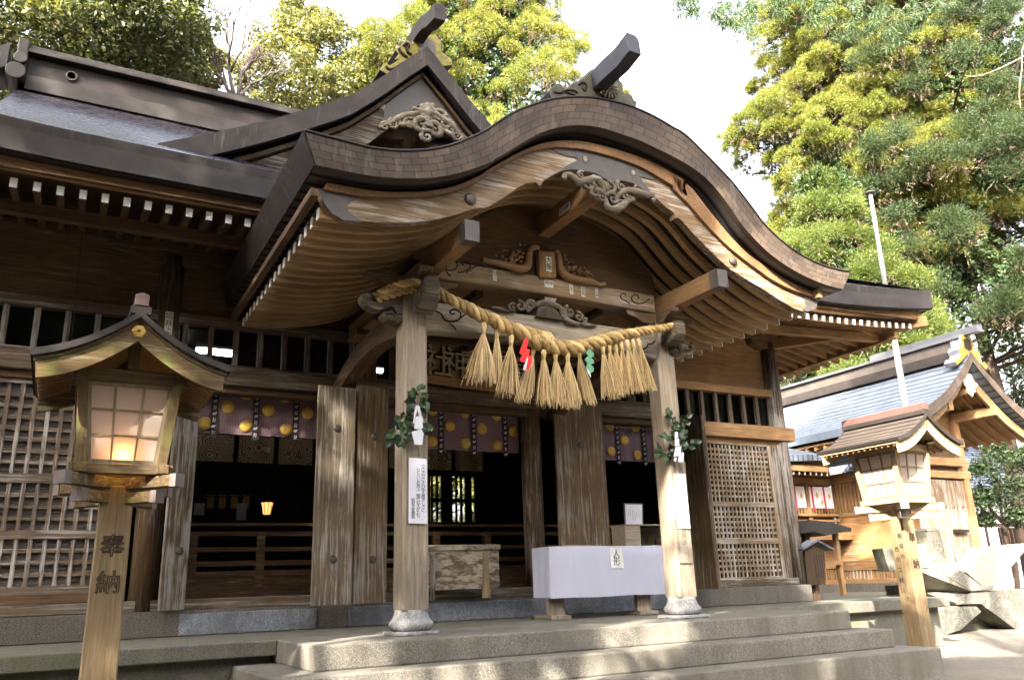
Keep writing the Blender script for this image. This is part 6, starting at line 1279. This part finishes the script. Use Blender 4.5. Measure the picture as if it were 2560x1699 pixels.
LITS+=[(V(10.6,7.85,z),.55) for z in(1.25,1.6,2.1,2.6)]+[(oz('D',x,y,G0),.5) for x,y in((2190,1502),(2240,1502),(2290,1502),(2340,1500))]+[(oy('s',x,y,11),.38) for x,y in((1350,800),(1500,850),(1750,1000),(2000,950),(2100,1200),(2250,1350))]+[(oy('s',x,y,9.9),.25) for x,y in((800,1280),(900,1400),(1000,1300))]
shade_tree('broad leafy tree behind the camera shading the porch and steps',(-12.5,-5.5),lambda r:V(r.uniform(-9,9.9),r.uniform(6.2,8.2),r.uniform(-.9,7.3)) if r.random()<.9 else V(r.uniform(8,16),r.uniform(3.5,7.5),-.78),LITS,980,15,24,101,(.45,.85))
shade_tree('leafy tree behind the camera shading the steps and the gravel',(-13,-2),lambda r:V(r.uniform(.3,9.7),r.uniform(6.6,7.9),r.uniform(-.6,0)) if r.random()<.4 else (V(r.uniform(3.2,7.4),r.uniform(7.9,8.3),r.uniform(2.3,4.6)) if r.random()<.4 else oz('D',r.uniform(2175,2400),r.uniform(1524,1600),G0)),LITS,360,14,22,105,(.4,.75))
shade_tree('tall tree behind the camera shading the main roof and gable',(-16,-8),lambda r:V(r.uniform(-9,12),r.uniform(9.5,16.5),r.uniform(4.2,11.6)),LITS,850,20,29,102,(.5,.95))
shade_tree('added foliage clumps behind the camera keeping the sun off the straw rope',(-10,-3),lambda r:V(r.uniform(4.0,6.2),8.0,r.uniform(2.9,3.9)),[],46,15,21,107,(.35,.6))  # added unseen clumps that block the sun on the rope
shade_tree('wide leafy tree behind the camera shading the approach',(-17,-14),lambda r:V(r.uniform(-14,9.5),r.uniform(-20,4.5),G0),LITS,620,15,23,106,(.7,1.25),40,.26)
shade_tree('added high canopy behind the camera shading the far house',(14,-9),lambda r:(lambda p:p)(oy('D',r.uniform(2225,2420),r.uniform(1030,1320),r.choice((19.5,25.5)))),[],120,50,58,108,(.7,1.3),40,.26)  # added unseen canopy to keep sun off the house and garden tree
shade_tree('thin tree behind the camera dappling the side hall',(-9,-12),lambda r:V(r.uniform(17,23),r.uniform(13.0,16),r.uniform(.2,6.6)),[(V(20,y_,1.4),.4) for y_ in(15,15.8)]+[(V(20.8,13.9,1.0),.6),(V(21.6,13.9,1.3),.6)],230,26,36,103,(.4,.75))
# the wood the photographer stands in: trees at the back and sides that close off the low sky
def forest_tree(i,x,y,h,R):
    global RNG; RNG=np.random.default_rng(500+i); rs=random.Random(500+i); r_=thing('forest_tree','tall dark forest tree standing behind the camera','tree',(x,y,G0),'forest trees behind the camera')
    cs=np.array([(x+R*math.cos(a)*k,y+R*math.sin(a)*k,G0+1.2+(h-1.2)*u) for a,k,u in ((rs.uniform(0,6.28),rs.uniform(.3,1)*(1-.35*abs(u*2-1)),u) for u in (rs.random() for _ in range(210)))]); quads('crown',leaves(cs,RNG.uniform(.9,1.5,len(cs)),30,.42,1.0),M_bd,r_); trunk((x,y,G0),(x,y,G0+h*.8),.35,r_)
for i in range(15):
    a=math.radians(118+i*14.5); d=27+4*math.sin(i*2.1); x,y=3+d*1.15*math.sin(a),d*math.cos(a)+2; forest_tree(i,x,y,13.5+2*math.sin(i*1.7),5.0)
S.render.engine='CYCLES'; S.cycles.max_bounces=8; S.cycles.diffuse_bounces=5; S.cycles.transparent_max_bounces=8; S.cycles.use_adaptive_sampling=True; S.cycles.adaptive_threshold=.02; S.cycles.use_denoising=True
S.cycles.sample_clamp_indirect=6; S.cycles.caustics_reflective=False; S.cycles.caustics_refractive=False
S.view_settings.view_transform='Standard'; S.view_settings.look='None'; S.view_settings.gamma=1; S.view_settings.use_curve_mapping=False; S.view_settings.exposure=3.85
